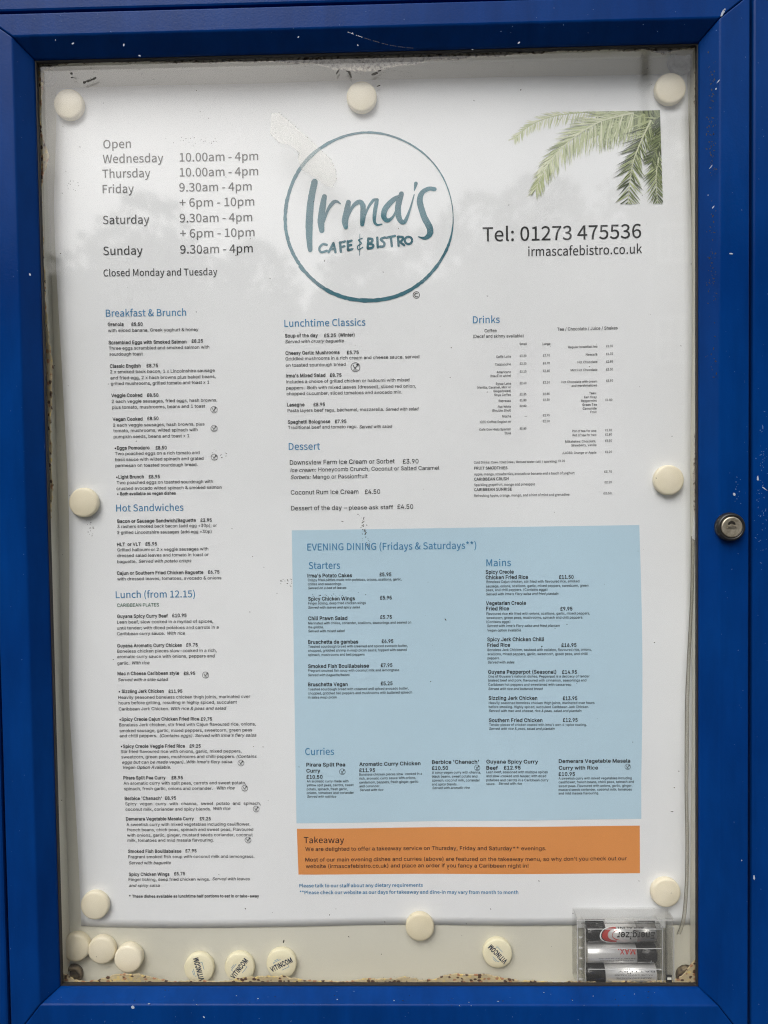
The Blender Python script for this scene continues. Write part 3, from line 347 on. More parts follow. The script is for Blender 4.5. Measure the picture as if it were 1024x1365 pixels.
-59,6,-52,18,-45,29,-34,39,-23,45,-9,51,86,0,7,-30,15,-27,21,-22,27,-17,32,-11,34,-3,40,5,36,15,30,23,22,32,14,37,5,42,-5,43,-14,38,-24,32,-30,25,-37,15,-41,5,-35,-3,-35,-9,-30,
-13,-24,-18,-83,10,39,352,372,0,0,-78,-297,0,-23,-207,3,0,26,18,31,14,35,9,37,3,46,-4,42,-13,38,-21,33,-28,26,-35,20,-40,13,-45,4,-48,-8,-64,-22,-57,-36,-47,-47,-36,-57,-23,54,623,
2,32,312,-9,-62,7,-54,22,-45,36,-35,46,-21,57,-8,64,6,51,17,55,31,63,48,76,158,232,96,0,-235,-341,-8,0,12,19,15,18,19,15,23,11,26,8,28,2,60,-7,52,-20,42,-32,32,-43,19,-53,7,-61,-7,
-62,-22,-54,-34,-46,-45,-34,-54,-22,24,312,67,38,5,33,14,28,23,21,31,14,36,5,40,-5,42,-14,36,-21,29,-28,23,-33,14,-38,5,-39,-5,-34,-14,-28,-22,-21,-30,-14,-35,-4,-41,4,-42,14,-36,
21,-31,28,-23,34,-14,55,623,1,8,133,0,312,617,0,5,-360,0,0,78,452,0,0,-83,-310,-617,56,623,3,46,312,-9,-67,6,-59,19,-48,30,-36,39,-23,47,-8,54,5,43,13,39,22,35,28,29,34,20,37,12,0,
3,-46,21,-36,36,-24,46,-7,53,7,51,21,45,32,38,44,28,52,18,59,6,58,-6,51,-18,43,-28,33,-38,21,-45,7,-51,-7,-53,-24,-46,-35,-36,-46,-21,0,-3,37,-12,33,-20,28,-29,22,-35,14,-39,5,-43,
-8,-54,-23,-47,-37,-39,-48,-30,-58,-19,24,312,68,43,3,37,12,30,18,22,25,15,30,4,35,-5,36,-14,33,-24,26,-31,21,-36,12,-41,5,-42,-5,-37,-12,-31,-21,-24,-26,-14,-33,-5,-36,4,-35,14,
-30,23,-25,30,-18,38,-12,24,312,398,34,4,31,11,26,18,20,24,12,29,4,33,-4,33,-12,28,-19,23,-26,18,-31,10,-35,4,-37,-4,-31,-10,-26,-18,-19,-23,-12,-28,-4,-33,4,-33,12,-29,20,-24,26,
-18,31,-11,57,623,2,32,311,709,62,-7,54,-22,45,-36,34,-46,22,-57,7,-64,-5,-51,-17,-55,-31,-63,-48,-76,-158,-232,-97,0,236,341,8,0,-12,-19,-15,-18,-20,-15,-23,-11,-25,-8,-28,-2,-60,
7,-51,20,-43,32,-32,43,-20,53,-7,61,8,62,22,54,34,46,45,34,54,22,24,311,633,-38,-5,-33,-14,-29,-23,-21,-31,-13,-36,-5,-40,5,-41,13,-36,21,-30,29,-23,33,-14,38,-5,39,5,33,14,28,22,
22,30,13,36,5,40,-5,42,-13,36,-22,31,-27,23,-34,14,163,584,3,40,50,56,0,22,36,6,24,18,14,29,3,41,-10,321,5,59,19,52,31,44,43,33,53,21,61,7,52,-5,46,-17,39,-27,32,-35,23,-44,12,-51,
-81,-11,-14,46,-25,36,-37,23,-46,7,-41,-4,-33,-14,-25,-21,-18,-27,-10,-33,-2,-36,10,-321,-2,-29,-9,-24,-14,-19,-17,-16,-20,-11,-22,-9,-22,-5,-21,-4,-18,-1,14,50,0,0,78,364,0,19,2,
12,7,7,12,2,19,0,29,79,0,0,-22,-7,-55,-22,-39,-38,-23,-54,-8,4,50,315,0,70,379,0,0,-70,46,258,1,16,131,-6,-24,4,-20,14,-14,20,-5,24,5,25,14,20,20,14,24,4,24,-4,21,-14,13,-20,5,-25,
-5,-24,-13,-20,-21,-14,44,258,1,4,52,-164,41,262,95,0,-72,-262,58,258,2,16,131,-6,-24,4,-20,14,-14,20,-5,24,5,25,14,20,20,14,24,4,24,-4,21,-14,13,-20,5,-25,-5,-24,-13,-20,-21,-14,
16,131,372,-24,5,-20,14,-14,20,-5,24,5,24,14,21,20,13,24,5,24,-5,21,-13,13,-21,5,-24,-5,-24,-13,-20,-21,-14,59,258,2,4,52,-164,41,262,95,0,-72,-262,16,142,372,-24,5,-20,14,-14,20,
-5,24,5,24,14,21,20,13,24,5,25,-5,20,-13,14,-21,4,-24,-4,-24,-14,-20,-20,-14,38,616,1,93,271,-9,-64,6,-55,19,-45,30,-33,39,-20,47,-7,51,5,42,13,36,22,32,30,30,35,30,41,31,104,77,
14,11,15,13,13,14,11,17,8,19,2,22,-5,31,-17,24,-27,17,-34,5,-24,-3,-22,-8,-18,-12,-13,-18,-9,-20,-3,-24,3,-25,9,-24,14,-24,18,-26,23,-28,25,-31,322,-391,-101,0,-265,319,-37,45,-32,
39,-27,35,-20,35,-12,36,-4,39,5,44,16,39,26,31,34,24,42,16,48,5,49,-5,41,-16,34,-23,26,-31,15,-36,5,-40,-3,-30,-8,-28,-14,-27,-19,-24,-23,-23,-26,-21,-140,-104,-37,-31,-24,-28,-13,
-29,-5,-31,5,-32,12,-28,20,-23,27,-18,32,-11,36,-4,41,4,40,13,36,22,32,28,28,36,20,41,14,48,4,53,81,0,-4,-61,-11,-50,-17,-40,-19,-31,-19,-24,-16,-18,-17,-21,-38,-32,-47,-23,-51,
-14,40,376,1,24,123,284,4,79,11,82,19,83,24,79,29,72,33,63,82,0,-34,-75,-28,-78,-24,-79,-17,-79,-10,-75,-4,-72,3,-63,10,-63,15,-66,23,-70,29,-74,37,-80,-82,0,-52,103,-38,104,-23,
105,41,376,1,24,51,-132,38,82,29,75,22,69,16,66,9,63,3,61,-4,72,-10,75,-17,79,-23,79,-29,78,-34,75,82,0,33,-63,29,-72,24,-79,19,-83,11,-82,4,-79,-8,-105,-23,-106,-38,-104,-51,-101,
43,623,2,4,272,47,0,453,79,0,0,-453,4,85,236,0,75,453,0,0,-75,45,623,1,4,464,336,0,-78,-307,0,0,78,8211,481,1,4,481,336,0,-78,-481,0,0,78,39,284,1,4,107,437,-10,263,89,0,-9,-263,
42,623,1,18,277,306,6,149,-126,-80,-34,59,133,69,-133,68,34,60,126,-80,-6,149,67,0,-5,-149,125,80,34,-60,-133,-68,133,-69,-34,-59,-125,80,5,-149,8226,535,1,24,267,127,-39,5,-36,16,
-31,23,-24,31,-15,36,-5,40,5,40,15,36,24,30,31,24,36,15,39,5,40,-5,36,-15,31,-24,23,-30,16,-36,5,-40,-5,-40,-16,-36,-23,-31,-31,-23,-36,-16,47,343,1,4,323,733,-225,-838,-78,0,225,
838,33,270,2,4,93,221,-6,479,95,0,-6,-479,16,135,-6,-24,4,-21,14,-13,20,-5,24,5,24,13,21,21,13,24,5,24,-5,20,-13,14,-21,4,-24,-4,-24,-14,-20,-20,-14,169,876,3,46,239,350,6,53,21,
49,32,41,41,32,49,21,54,6,47,-5,43,-15,37,-25,31,-32,22,-38,11,-43,-82,0,-14,31,-25,26,-33,17,-37,6,-33,-5,-29,-12,-26,-20,-19,-25,-13,-30,-4,-32,4,-33,13,-29,19,-25,26,-20,29,-12,
33,-5,36,6,31,17,22,25,12,32,83,0,-11,-43,-21,-38,-29,-33,-35,-25,-42,-15,-46,-5,-54,6,-49,21,-41,32,-32,42,-21,48,32,438,-11,-73,7,-67,21,-62,34,-53,44,-45,54,-33,61,-21,68,-7,72,
7,72,21,68,33,61,45,54,53,44,62,34,67,21,73,7,72,-7,68,-21,61,-34,54,-44,44,-54,34,-61,21,-68,7,-72,-7,-72,-21,-68,-34,-61,-44,-54,-54,-44,-61,-34,-68,-21,32,438,70,56,6,53,16,47,
26,42,34,34,42,26,48,16,52,5,56,-5,56,-16,52,-26,48,-34,42,-42,34,-47,26,-53,16,-56,6,-56,-6,-52,-16,-48,-26,-41,-34,-35,-42,-26,-48,-16,-52,-5,-56,5,-56,16,-52,26,-48,35,-42,41,
-34,48,-26,52,-16,233,556,2,57,292,-11,-71,8,-60,26,-49,40,-35,54,-23,65,-7,75,7,76,22,66,35,54,47,41,58,26,66,9,43,-4,41,-10,38,-19,35,-27,30,-36,22,-45,15,-55,5,-66,0,-34,-408,0,
0,71,362,0,-39,-26,-4,49,-12,42,-21,36,-28,27,-35,17,-44,5,-44,-5,-37,-18,-29,-26,-22,-34,-13,-39,-5,-42,0,-46,5,-53,15,-45,24,-36,32,-25,39,-16,45,-6,30,3,27,7,24,11,20,16,16,21,
12,24,81,-20,-16,-38,-25,-33,-33,-27,-39,-21,-46,-13,4,243,590,66,138,94,0,-91,-138,252,564,3,29,251,-7,-50,5,-43,17,-36,27,-27,39,-17,49,-6,61,0,331,84,0,0,-324,8,-54,24,-41,38,
-25,49,-9,36,4,32,12,26,20,21,28,13,35,4,42,0,312,84,0,0,-522,-81,0,0,126,13,0,-30,-62,-39,-41,-48,-22,16,381,609,-21,4,-18,13,-13,17,-4,22,4,21,13,18,18,12,21,4,21,-4,18,-12,12,
-18,4,-21,-4,-22,-12,-17,-18,-13,16,183,609,-21,4,-18,13,-13,17,-4,22,4,21,13,18,18,12,21,4,21,-4,19,-12,12,-18,4,-21,-4,-22,-12,-17,-19,-13,32,258,0,]

def load_font(b):
    """code, advance, number of loops, then each loop as a count and steps from point to point (cap height 700)"""
    i = 0; g = {}
    while i < len(b):
        c, adv, nl = b[i:i+3]; i += 3; loops = []
        for _ in range(nl):
            k = b[i]; i += 1; x = y = 0; L = []
            for _ in range(k):
                x += b[i]; y += b[i+1]; i += 2; L.append((x, y))
            loops.append(L)
        g[chr(c)] = (adv, loops)
    return g
def heavier(g, d):
    out = {}
    for ch, (adv, loops) in g.items():
        if not loops: out[ch] = (adv, loops); continue
        ar = lambda L: sum(L[i-1][0]*L[i][1]-L[i][0]*L[i-1][1] for i in range(len(L)))
        sg = 1 if ar(max(loops, key=lambda L: abs(ar(L)))) > 0 else -1
        nl = []
        for L in loops:
            n = len(L); q = []
            for i in range(n):
                (ax, ay), (bx_, by_), (cx_, cy_) = L[i-1], L[i], L[(i+1) % n]
                e1 = (bx_-ax, by_-ay); e2 = (cx_-bx_, cy_-by_)
                l1 = math.hypot(*e1) or 1; l2 = math.hypot(*e2) or 1
                n1 = (e1[1]/l1, -e1[0]/l1); n2 = (e2[1]/l2, -e2[0]/l2)
                k = d*sg/max(0.45, (1+n1[0]*n2[0]+n1[1]*n2[1])/2)*0.5
                q.append((bx_+(n1[0]+n2[0])*k, by_+(n1[1]+n2[1])*k))
            nl.append(q)
        out[ch] = (adv+1.2*d, nl)
    return out
FONTS = {'M': load_font(OUTLINE_HEADING), 'R': heavier(load_font(OUTLINE_BODY), 9)}
FONTS['M'] = heavier(FONTS['M'], 7); FONTS['R']['I'] = (250, [[(80, 0), (80, 700), (170, 700), (170, 0)]]); FONTS['B'] = heavier(FONTS['R'], 20); FONTS['N'] = heavier(FONTS['M'], 14); FONTS['X'] = heavier(FONTS['R'], 34)
_tess = {}
def glyph(font, ch):
    k = (font, ch)
    if k not in _tess:
        adv, loops = FONTS[font].get(ch, FONTS[font]['-'])
        if loops:
            pts = []; ed = []
            for L in loops:
                o_ = len(pts); pts += L; ed += [(o_+i, o_+(i+1) % len(L)) for i in range(len(L))]
            r = delaunay_2d_cdt([Vector(p) for p in pts], ed, [], 0, 1e-4)
            vv = [(p[0], p[1]) for p in r[0]]; tr = []
            for t in r[2]:
                x = sum(vv[i][0] for i in t)/3; y = sum(vv[i][1] for i in t)/3; wn = 0
                for L in loops:
                    for i in range(len(L)):
                        (ax, ay), (bx_, by_) = L[i-1], L[i]; side = (bx_-ax)*(y-ay)-(x-ax)*(by_-ay)
                        if ay <= y < by_ and side > 0: wn += 1
                        elif by_ <= y < ay and side < 0: wn -= 1
                if wn: tr.append(tuple(t))
            _tess[k] = (adv/700.0, np.array(vv, float)/700.0, tr)
        else: _tess[k] = (adv/700.0, None, [])
    return _tess[k]
def layout(font, s, shear=0.0, justify=0.0):
    """(N,2) points in cap heights, triangles, ink extent"""
    x = 0.0; vs = []; fs = []; n = 0
    for ch in s:
        adv, p, tr = glyph(font, ch)
        if p is not None:
            q = p.copy(); q[:, 0] += x + shear*q[:, 1]; vs.append(q)
            fs.extend([(a+n, b+n, c+n) for a, b, c in tr]); n += len(q)
        x += adv + (justify if ch == ' ' else 0)
    v = np.concatenate(vs); x0 = v[:, 0].min(); v[:, 0] -= x0
    return v, fs, v[:, 0].max()

# ------------------------------------------------------------------ materials
BLUE = mat('blue_paint', (0.001, 0.026, 0.16), 0.25, 0.095)
mottle(BLUE, (0.0006, 0.0290, 0.158), (0.0010, 0.0370, 0.186), 9.0, bump=0.08, bscale=900.0, rough=(0.14, 0.24))
def streaks(mm, scale, lo, hi):
    n = mm.node_tree.nodes; l = mm.node_tree.links; b = n['Principled BSDF']; src = b.inputs['Base Color'].links[0].from_socket
    tc = n.new('ShaderNodeTexCoord'); mp = n.new('ShaderNodeMapping'); mp.inputs['Scale'].default_value = scale
    no = n.new('ShaderNodeTexNoise'); no.inputs['Scale'].default_value = 1.0; no.inputs['Detail'].default_value = 6.0; no.inputs['Roughness'].default_value = 0.65
    r = n.new('ShaderNodeMapRange'); r.inputs['From Min'].default_value = 0.3; r.inputs['From Max'].default_value = 0.7; r.inputs['To Min'].default_value = lo; r.inputs['To Max'].default_value = hi
    x = n.new('ShaderNodeMix'); x.data_type = 'RGBA'; x.blend_type = 'MULTIPLY'; x.inputs['Factor'].default_value = 1.0
    l.new(tc.outputs['Object'], mp.inputs['Vector']); l.new(mp.outputs[0], no.inputs['Vector']); l.new(no.outputs['Fac'], r.inputs['Value'])
    l.new(src, x.inputs['A']); l.new(r.outputs[0], x.inputs['B']); l.new(x.outputs['Result'], b.inputs['Base Color'])
streaks(BLUE, (70.0, 40.0, 14.0), 0.78, 1.04)
DARKGAP = mat('black_rubber', (0.012, 0.011, 0.012), 0.7)
PANEL = mat('cream_board', (0.62, 0.58, 0.49), 0.45)
mottle(PANEL, (0.60, 0.58, 0.49), (0.645, 0.625, 0.535), 7.0, bump=0.03, bscale=500.0)
PAPER = mat('white_paper', (0.80, 0.80, 0.79), 0.55, 0.3)
mottle(PAPER, (0.780, 0.788, 0.795), (0.805, 0.813, 0.820), 14.0, bump=0.02, bscale=700.0)
GLASS = clear('window_glass', (0.985, 0.99, 0.99), 0.052, 0.042)
CREAM = mat('cream_plastic', (0.80, 0.73, 0.55), 0.38, 0.5)
mottle(CREAM, (0.77, 0.70, 0.52), (0.82, 0.75, 0.58), 60.0, bump=0.05, bscale=700.0); vary(CREAM, (0.90, 0.88, 0.82), (1.05, 1.05, 1.08))
INK = mat('black_ink', (0.012, 0.012, 0.013), 0.5)
INK2 = mat('grey_ink', (0.045, 0.045, 0.048), 0.5)
INKB = mat('blue_ink', (0.035, 0.205, 0.40), 0.5)
INKG = mat('green_ink', (0.03, 0.12, 0.07), 0.5)
TEAL = mat('teal_ink', (0.022, 0.135, 0.18), 0.5)
mottle(TEAL, (0.018, 0.115, 0.155), (0.032, 0.165, 0.21), 55.0)
NAVY = mat('navy_ink', (0.012, 0.025, 0.06), 0.5)
MAROON = mat('brown_ink', (0.03, 0.012, 0.012), 0.5)
SKYBLUE = mat('pale_blue_print', (0.475, 0.64, 0.745), 0.55, 0.3)
ORANGE = mat('orange_print', (0.72, 0.285, 0.082), 0.55, 0.3)

# ------------------------------------------------------------------ the notice case
GX, GZ = 0.2242, 0.3222            # half size of the glazed opening
case = tag(empty('notice_case', (0, 0.05, -0.3222)), 'blue painted wall notice case with a locked glazed door and a menu inside', 'notice board')
case.location = (0, 0, 0)
OX0, OX1, OZ0, OZ1 = -0.2545, 0.2535, -0.3545, 0.3470   # door outline
BW, BD = 0.0098, -0.0105           # bevel width, front face of the door
# casing round the door, plus the tray that carries everything
c = MB()
CF = -0.0070
gap = 0.0036
def bar(x0, x1, z0, z1, y0=CF, y1=0.075): c.box((x0, y0, z0), (x1, y1, z1), BLUE)
bar(-0.90, OX0-gap, -0.80, 0.80); bar(OX1+gap, 0.90, -0.80, 0.80)
bar(OX0-gap, OX1+gap, OZ1+gap, 0.80); bar(OX0-gap, OX1+gap, -0.80, OZ0-gap)
o = c.build('casing', case); bevel(o, 0.0016, 2)
c = MB()
c.box((-0.262, 0.0243, -0.362), (0.262, 0.034, 0.355), PANEL)
o = c.build('back_panel', case)
c = MB()   # inner sides of the tray (behind the door)
for a, b in (((-0.262, 0.0115, -0.362), (-0.2268, 0.0242, 0.355)), ((0.2268, 0.0115, -0.362), (0.262, 0.0242, 0.355)),
             ((-0.2268, 0.0115, 0.3255), (0.2268, 0.0242, 0.355)), ((-0.2268, 0.0115, -0.362), (0.2268, 0.0242, -0.3345))):
    c.box(a, b, PANEL)
c.build('inner_tray', case)
# four mitred door rails
def rail(quad_in, quad_bev, quad_out):
    mb = MB(); ends = []
    for (pi, pb, po) in zip(quad_in, quad_bev, quad_out):
        ends.append([(pi[0], 0.004, pi[1]), (pi[0], 0.0, pi[1]), (pb[0], BD, pb[1]), (po[0], BD, po[1]), (po[0], 0.004, po[1])])
    n = 5
    vs = ends[0]+ends[1]
    fs = [(i, (i+1) % n, n+(i+1) % n, n+i) for i in range(n)] + [tuple(range(n))[::-1], tuple(range(n, 2*n))]
    mb.add(vs, fs, BLUE); o = fixn(mb.build('door_rail', case)); bevel(o, 0.0009, 3, 20)
    return o
ix = (-GX, GX); iz = (-GZ, GZ); bx = (-GX-BW, GX+BW); bz = (-GZ-0.0060, GZ+0.0100)
g = 0.00022
rail([(ix[0], iz[1]), (ix[1], iz[1])], [(bx[0]+g, bz[1]), (bx[1]-g, bz[1])], [(OX0+g, OZ1), (OX1-g, OZ1)])
rail([(ix[0], iz[0]), (ix[1], iz[0])], [(bx[0]+g, bz[0]), (bx[1]-g, bz[0])], [(OX0+g, OZ0), (OX1-g, OZ0)])
rail([(ix[0], iz[0]), (ix[0], iz[1])], [(bx[0], bz[0]+g), (bx[0], bz[1]-g)], [(OX0, OZ0+g), (OX0, OZ1-g)])
rail([(ix[1], iz[0]), (ix[1], iz[1])], [(bx[1], bz[0]+g), (bx[1], bz[1]-g)], [(OX1, OZ0+g), (OX1, OZ1-g)])
# glass and its black gasket
c = MB(); c.box((-GX-0.004, 0.0045, -GZ-0.004), (GX+0.004, 0.0073, GZ+0.004), GLASS)
glass = c.build('glass_pane', case)
c = MB(); gw = 0.0008
for a, b in (((-GX, 0.0012, -GZ), (-GX+gw, 0.0044, GZ)), ((GX-gw, 0.0012, -GZ), (GX, 0.0044, GZ)),
             ((-GX+gw, 0.0012, GZ-gw), (GX-gw, 0.0044, GZ)), ((-GX+gw, 0.0012, -GZ), (GX-gw, 0.0044, -GZ+gw))):
    c.box(a, b, DARKGAP)
c.build('gasket', case)
# lock
lx, lz = px(974.5, 702.5, BD-0.004)
BLACK = mat('black_plastic', (0.012, 0.012, 0.012), 0.35)
NICKEL = mat('worn_nickel', (0.50, 0.47, 0.41), 0.34, 0.5, 0.75); mottle(NICKEL, (0.34, 0.30, 0.22), (0.56, 0.51, 0.41), 400.0)
HOLE_SHADE = mat('keyhole_shade', (0.03, 0.027, 0.022), 0.5, 0.5, 0.6)
c = MB(); c.lathe([(0.0094, 0), (0.0096, -0.0015), (0.0093, -0.0045), (0.0084, -0.0058), (0.0074, -0.0056), (0.0070, -0.0046)], (lx, BD, lz), 'y', BLACK)
lock = fixn(c.build('lock', case))
c = MB(); c.lathe([(0.0069, -0.001), (0.0069, -0.0056), (0.0066, -0.0061), (0.0058, -0.0060)], (lx, BD, lz), 'y', NICKEL)
fixn(c.build('lock_face', lock))
c = MB()
arch = [(0.0026*math.cos(a), 0.0008+0.0026*math.sin(a)) for a in np.linspace(0, math.pi, 14)]
yk = BD-0.00625
c.add([(lx-0.0004+a, yk, lz+b+0.0008) for a, b in arch], [tuple(range(14))[::-1]], HOLE_SHADE)  # flat dark faces paint the shade inside the keyhole recess and slot
c.box((lx-0.0034, yk-0.0004, lz-0.0005), (lx+0.0030, yk+0.0003, lz+0.0009), NICKEL)
c.box((lx-0.0029, yk-0.0005, lz-0.0001), (lx+0.0024, yk-0.0003, lz+0.0004), HOLE_SHADE)
c.add([(lx+d+0.0012*math.cos(a), yk-0.0001, lz+0.0016+0.0007*math.sin(a)) for d in (-0.0004,) for a in np.linspace(0, 2*math.pi, 12)[:-1]], [tuple(range(11))[::-1]], NICKEL)
c.build('keyway', lock)

# perished sealing tape round the edge of the glass (behind it)
def tape_mat(name, sc):
    mm = mat(name, (0.62, 0.52, 0.34), 0.7); n = mm.node_tree.nodes; l = mm.node_tree.links; b = n['Principled BSDF']
    tc = n.new('ShaderNodeTexCoord'); mp = n.new('ShaderNodeMapping'); mp.inputs['Scale'].default_value = sc
    vo = n.new('ShaderNodeTexVoronoi'); vo.inputs['Scale'].default_value = 1.0; vo.inputs['Randomness'].default_value = 0.8
    l.new(tc.outputs['Object'], mp.inputs['Vector']); l.new(mp.outputs[0], vo.inputs['Vector'])
    sp = n.new('ShaderNodeSeparateColor'); l.new(vo.outputs['Color'], sp.inputs[0])
    cr = n.new('ShaderNodeValToRGB'); cr.color_ramp.interpolation = 'CONSTANT'
    e = cr.color_ramp.elements; e[0].position = 0; e[0].color = (0.09, 0.045, 0.025, 1); e[1].position = 0.26; e[1].color = (0.40, 0.20, 0.10, 1)
    x = e.new(0.45); x.color = (0.58, 0.47, 0.27, 1); x = e.new(0.62); x.color = (0.48, 0.40, 0.26, 1); x = e.new(0.82); x.color = (0.66, 0.50, 0.20, 1)
    l.new(sp.outputs[0], cr.inputs[0])
    cell = n.new('ShaderNodeValToRGB'); cell.color_ramp.elements[0].position = 0.46; cell.color_ramp.elements[1].position = 0.58
    l.new(vo.outputs['Distance'], cell.inputs[0])
    mx = n.new('ShaderNodeMix'); mx.data_type = 'RGBA'; l.new(cell.outputs[0], mx.inputs['Factor'])
    l.new(cr.outputs[0], mx.inputs['A']); mx.inputs['B'].default_value = (0.52, 0.42, 0.25, 1)
    l.new(mx.outputs['Result'], b.inputs['Base Color'])
    return mm
TAPE_H = tape_mat('perished_tape_across', (330.0, 100.0, 520.0)); TAPE_V = tape_mat('perished_tape_upright', (520.0, 100.0, 330.0))
TAPE_G = mat('dusty_tape', (0.45, 0.41, 0.35), 0.8); mottle(TAPE_G, (0.13, 0.095, 0.065), (0.58, 0.53, 0.44), 420.0, 0.36, 0.52)
def strip(edge, base, mm, y=0.0088):
    """edge: inner outline (photo points), base: function giving the outline point at the frame"""
    mb = MB(); E = []
    for (a, b) in zip(edge[:-1], edge[1:]):
        k = max(2, int(math.hypot(b[0]-a[0], b[1]-a[1])/3))
        for i in range(k):
            t = i/k; E.append((a[0]+(b[0]-a[0])*t, a[1]+(b[1]-a[1])*t))
    E.append(edge[-1]); vs = []; fs = []
    for i, (x, yy) in enumerate(E):
        j = random.uniform(-1.0, 1.0)
        bxp, byp = base(x, yy)
        nx, ny = (0, j) if abs(bxp-x) < abs(byp-yy)+1e-6 else (j, 0)
        p = P(x+nx, yy+ny, y); q = P(bxp, byp, y)
        wob = 0.0007*math.sin(i*0.35)
        for (yo, pt) in ((0.0, q), (wob, p), (0.0012+wob, p), (0.0012, q)): vs.append((pt[0], y+yo, pt[2]))
    for i in range(len(E)-1):
        for k in range(4): fs.append((i*4+k, i*4+(k+1) % 4, i*4+4+(k+1) % 4, i*4+4+k))
    fs += [(0, 1, 2, 3), tuple(len(vs)-1-k for k in range(4))]
    mb.add(vs, fs, mm); return fixn(mb.build('sealing_tape', case))
strip([(a, b-2.5*(100 < a < 890)) for a, b in [(78,1298),(88,1301),(98,1308),(112,1312),(130,1309),(148,1305),(165,1301),(185,1302),(205,1308),(225,1311),(262,1311),(300,1311),(330,1307),(350,1304),(375,1305),(395,1308),(420,1311),(465,1311.5),(505,1308),(540,1307),(565,1310),(582,1307),(600,1303),(620,1301),(640,1302),(660,1305),(685,1309),(720,1312),(800,1312.5),(880,1312),(895,1309),(912,1299),(926,1282),(934,1278)]],
      lambda x, y: (x, 1321), TAPE_H)
strip([(44,96),(58,93),(75,87),(95,84),(140,82),(250,83),(360,82),(400,83),(425,86),(445,91),(470,94),(495,94),(520,90),(545,85),(570,80),(650,75),(720,70),(800,66),(860,67),(885,71),(905,66),(934,63)],
      lambda x, y: (x, 74-(x-45)*0.0237), TAPE_G)
strip([(a+1.5, b) for a, b in [(47,84),(56,96),(55,120),(51,150),(53,172),(58,190),(62,205),(61,222),(55,236),(53,250),(54,300),(56,340),(58,380),(61,430),(65,462),(68,490),(67,520),(66,560),(66,600),(68,640),(67,672),(66,690),(60,702)]],
      lambda x, y: (41+(y-80)*0.0283, y), TAPE_V)
strip([(934,70),(927.5,80),(926.5,130),(929.5,180),(929.5,560),(926,590),(925.5,640),(926,680),(929.5,700),(930,740)],
      lambda x, y: (935, y), TAPE_G)
# round fixings in the corners of the board
FIX = mat('grey_fixing', (0.36, 0.36, 0.34), 0.4, 0.5, 0.3); mottle(FIX, (0.30, 0.30, 0.29), (0.42, 0.42, 0.40), 200)
RUST = mat('brown_fixing', (0.22, 0.17, 0.11), 0.55, 0.5, 0.2); mottle(RUST, (0.07, 0.05, 0.035), (0.34, 0.27, 0.17), 260)
for (x, y, r, mm) in ((64, 104, 11.5, FIX), (907, 84, 17, FIX), (99, 1297, 13, RUST), (914, 1299, 13.5, RUST)):
    fx, fz = px(x, y, 0.024); rr = r*0.00053
    c = MB(); c.lathe([(rr, 0.0243), (rr, 0.0205), (rr*0.93, 0.0198), (rr*0.62, 0.0200), (rr*0.58, 0.0225), (rr*0.1, 0.0227)], (fx, 0, fz), 'y', mm, 32)
    fixn(c.build('corner_fixing', case))
# loose clear edging that has peeled away at the right
FILM = clear('yellowed_film', (0.92, 0.91, 0.87), 0.06, 0.15, 0.25, (0.55, 0.53, 0.46))
FILME = mat('film_edge', (0.21, 0.195, 0.155), 0.5)
c = MB()
def ribbon(mb, pts, wpx, y, mm, tube=False):
    vs = []; fs = []
    for (x, yy) in pts:
        a = P(x-wpx/2, yy, y); b = P(x+wpx/2, yy, y)
        for q, yo in ((a, 0), (b, 0.0004), (b, 0.0009), (a, 0.0005)): vs.append((q[0], y+yo, q[2]))
    for i in range(len(pts)-1):
        for k in range(4): fs.append((i*4+k, i*4+(k+1) % 4, i*4+4+(k+1) % 4, i*4+4+k))
    mb.add(vs, fs, mm)
def smoothpts(pts, n=10):
    out = []
    for i in range(len(pts)-1):
        p0 = pts[max(i-1, 0)]; p1 = pts[i]; p2 = pts[i+1]; p3 = pts[min(i+2, len(pts)-1)]
        for k in range(n):
            t = k/n
            out.append(tuple(0.5*(2*b+(c2-a)*t+(2*a-5*b+4*c2-d)*t*t+(3*b-a-3*c2+d)*t**3) for a, b, c2, d in zip(p0, p1, p2, p3)))
    out.append(tuple(pts[-1])); return out
fa = smoothpts([(924.5, 715), (924, 760), (923, 800), (921, 840), (918.5, 890), (916.5, 940), (916, 1000), (916, 1060), (917, 1120), (916, 1180), (912, 1225), (905, 1246)])
ribbon(c, fa, 4.2, 0.0125, FILM)
ribbon(c, [(x-2.3, y) for x, y in fa], 0.9, 0.0122, FILME)
ribbon(c, [(x+1.7+0.9*math.sin(y*0.021), y) for x, y in fa], 0.7, 0.0122, FILME)
fixn(c.build('peeling_edging', case))
c = MB(); q = [(926, 672), (931, 674), (931, 722), (924, 718), (926.5, 700)]
pts = [P(x, y, 0.011) for x, y in q]
c.add([(p[0], 0.0105+0.0006*i, p[2]) for i, p in enumerate(pts)]+[(p[0], 0.0110+0.0006*i, p[2]) for i, p in enumerate(pts)],
      [tuple(range(5)), tuple(range(9, 4, -1))]+[(i, (i+1) % 5, 5+(i+1) % 5, 5+i) for i in range(5)], mat('white_flake', (0.7, 0.7, 0.67), 0.6))
fixn(c.build('torn_flake', case))

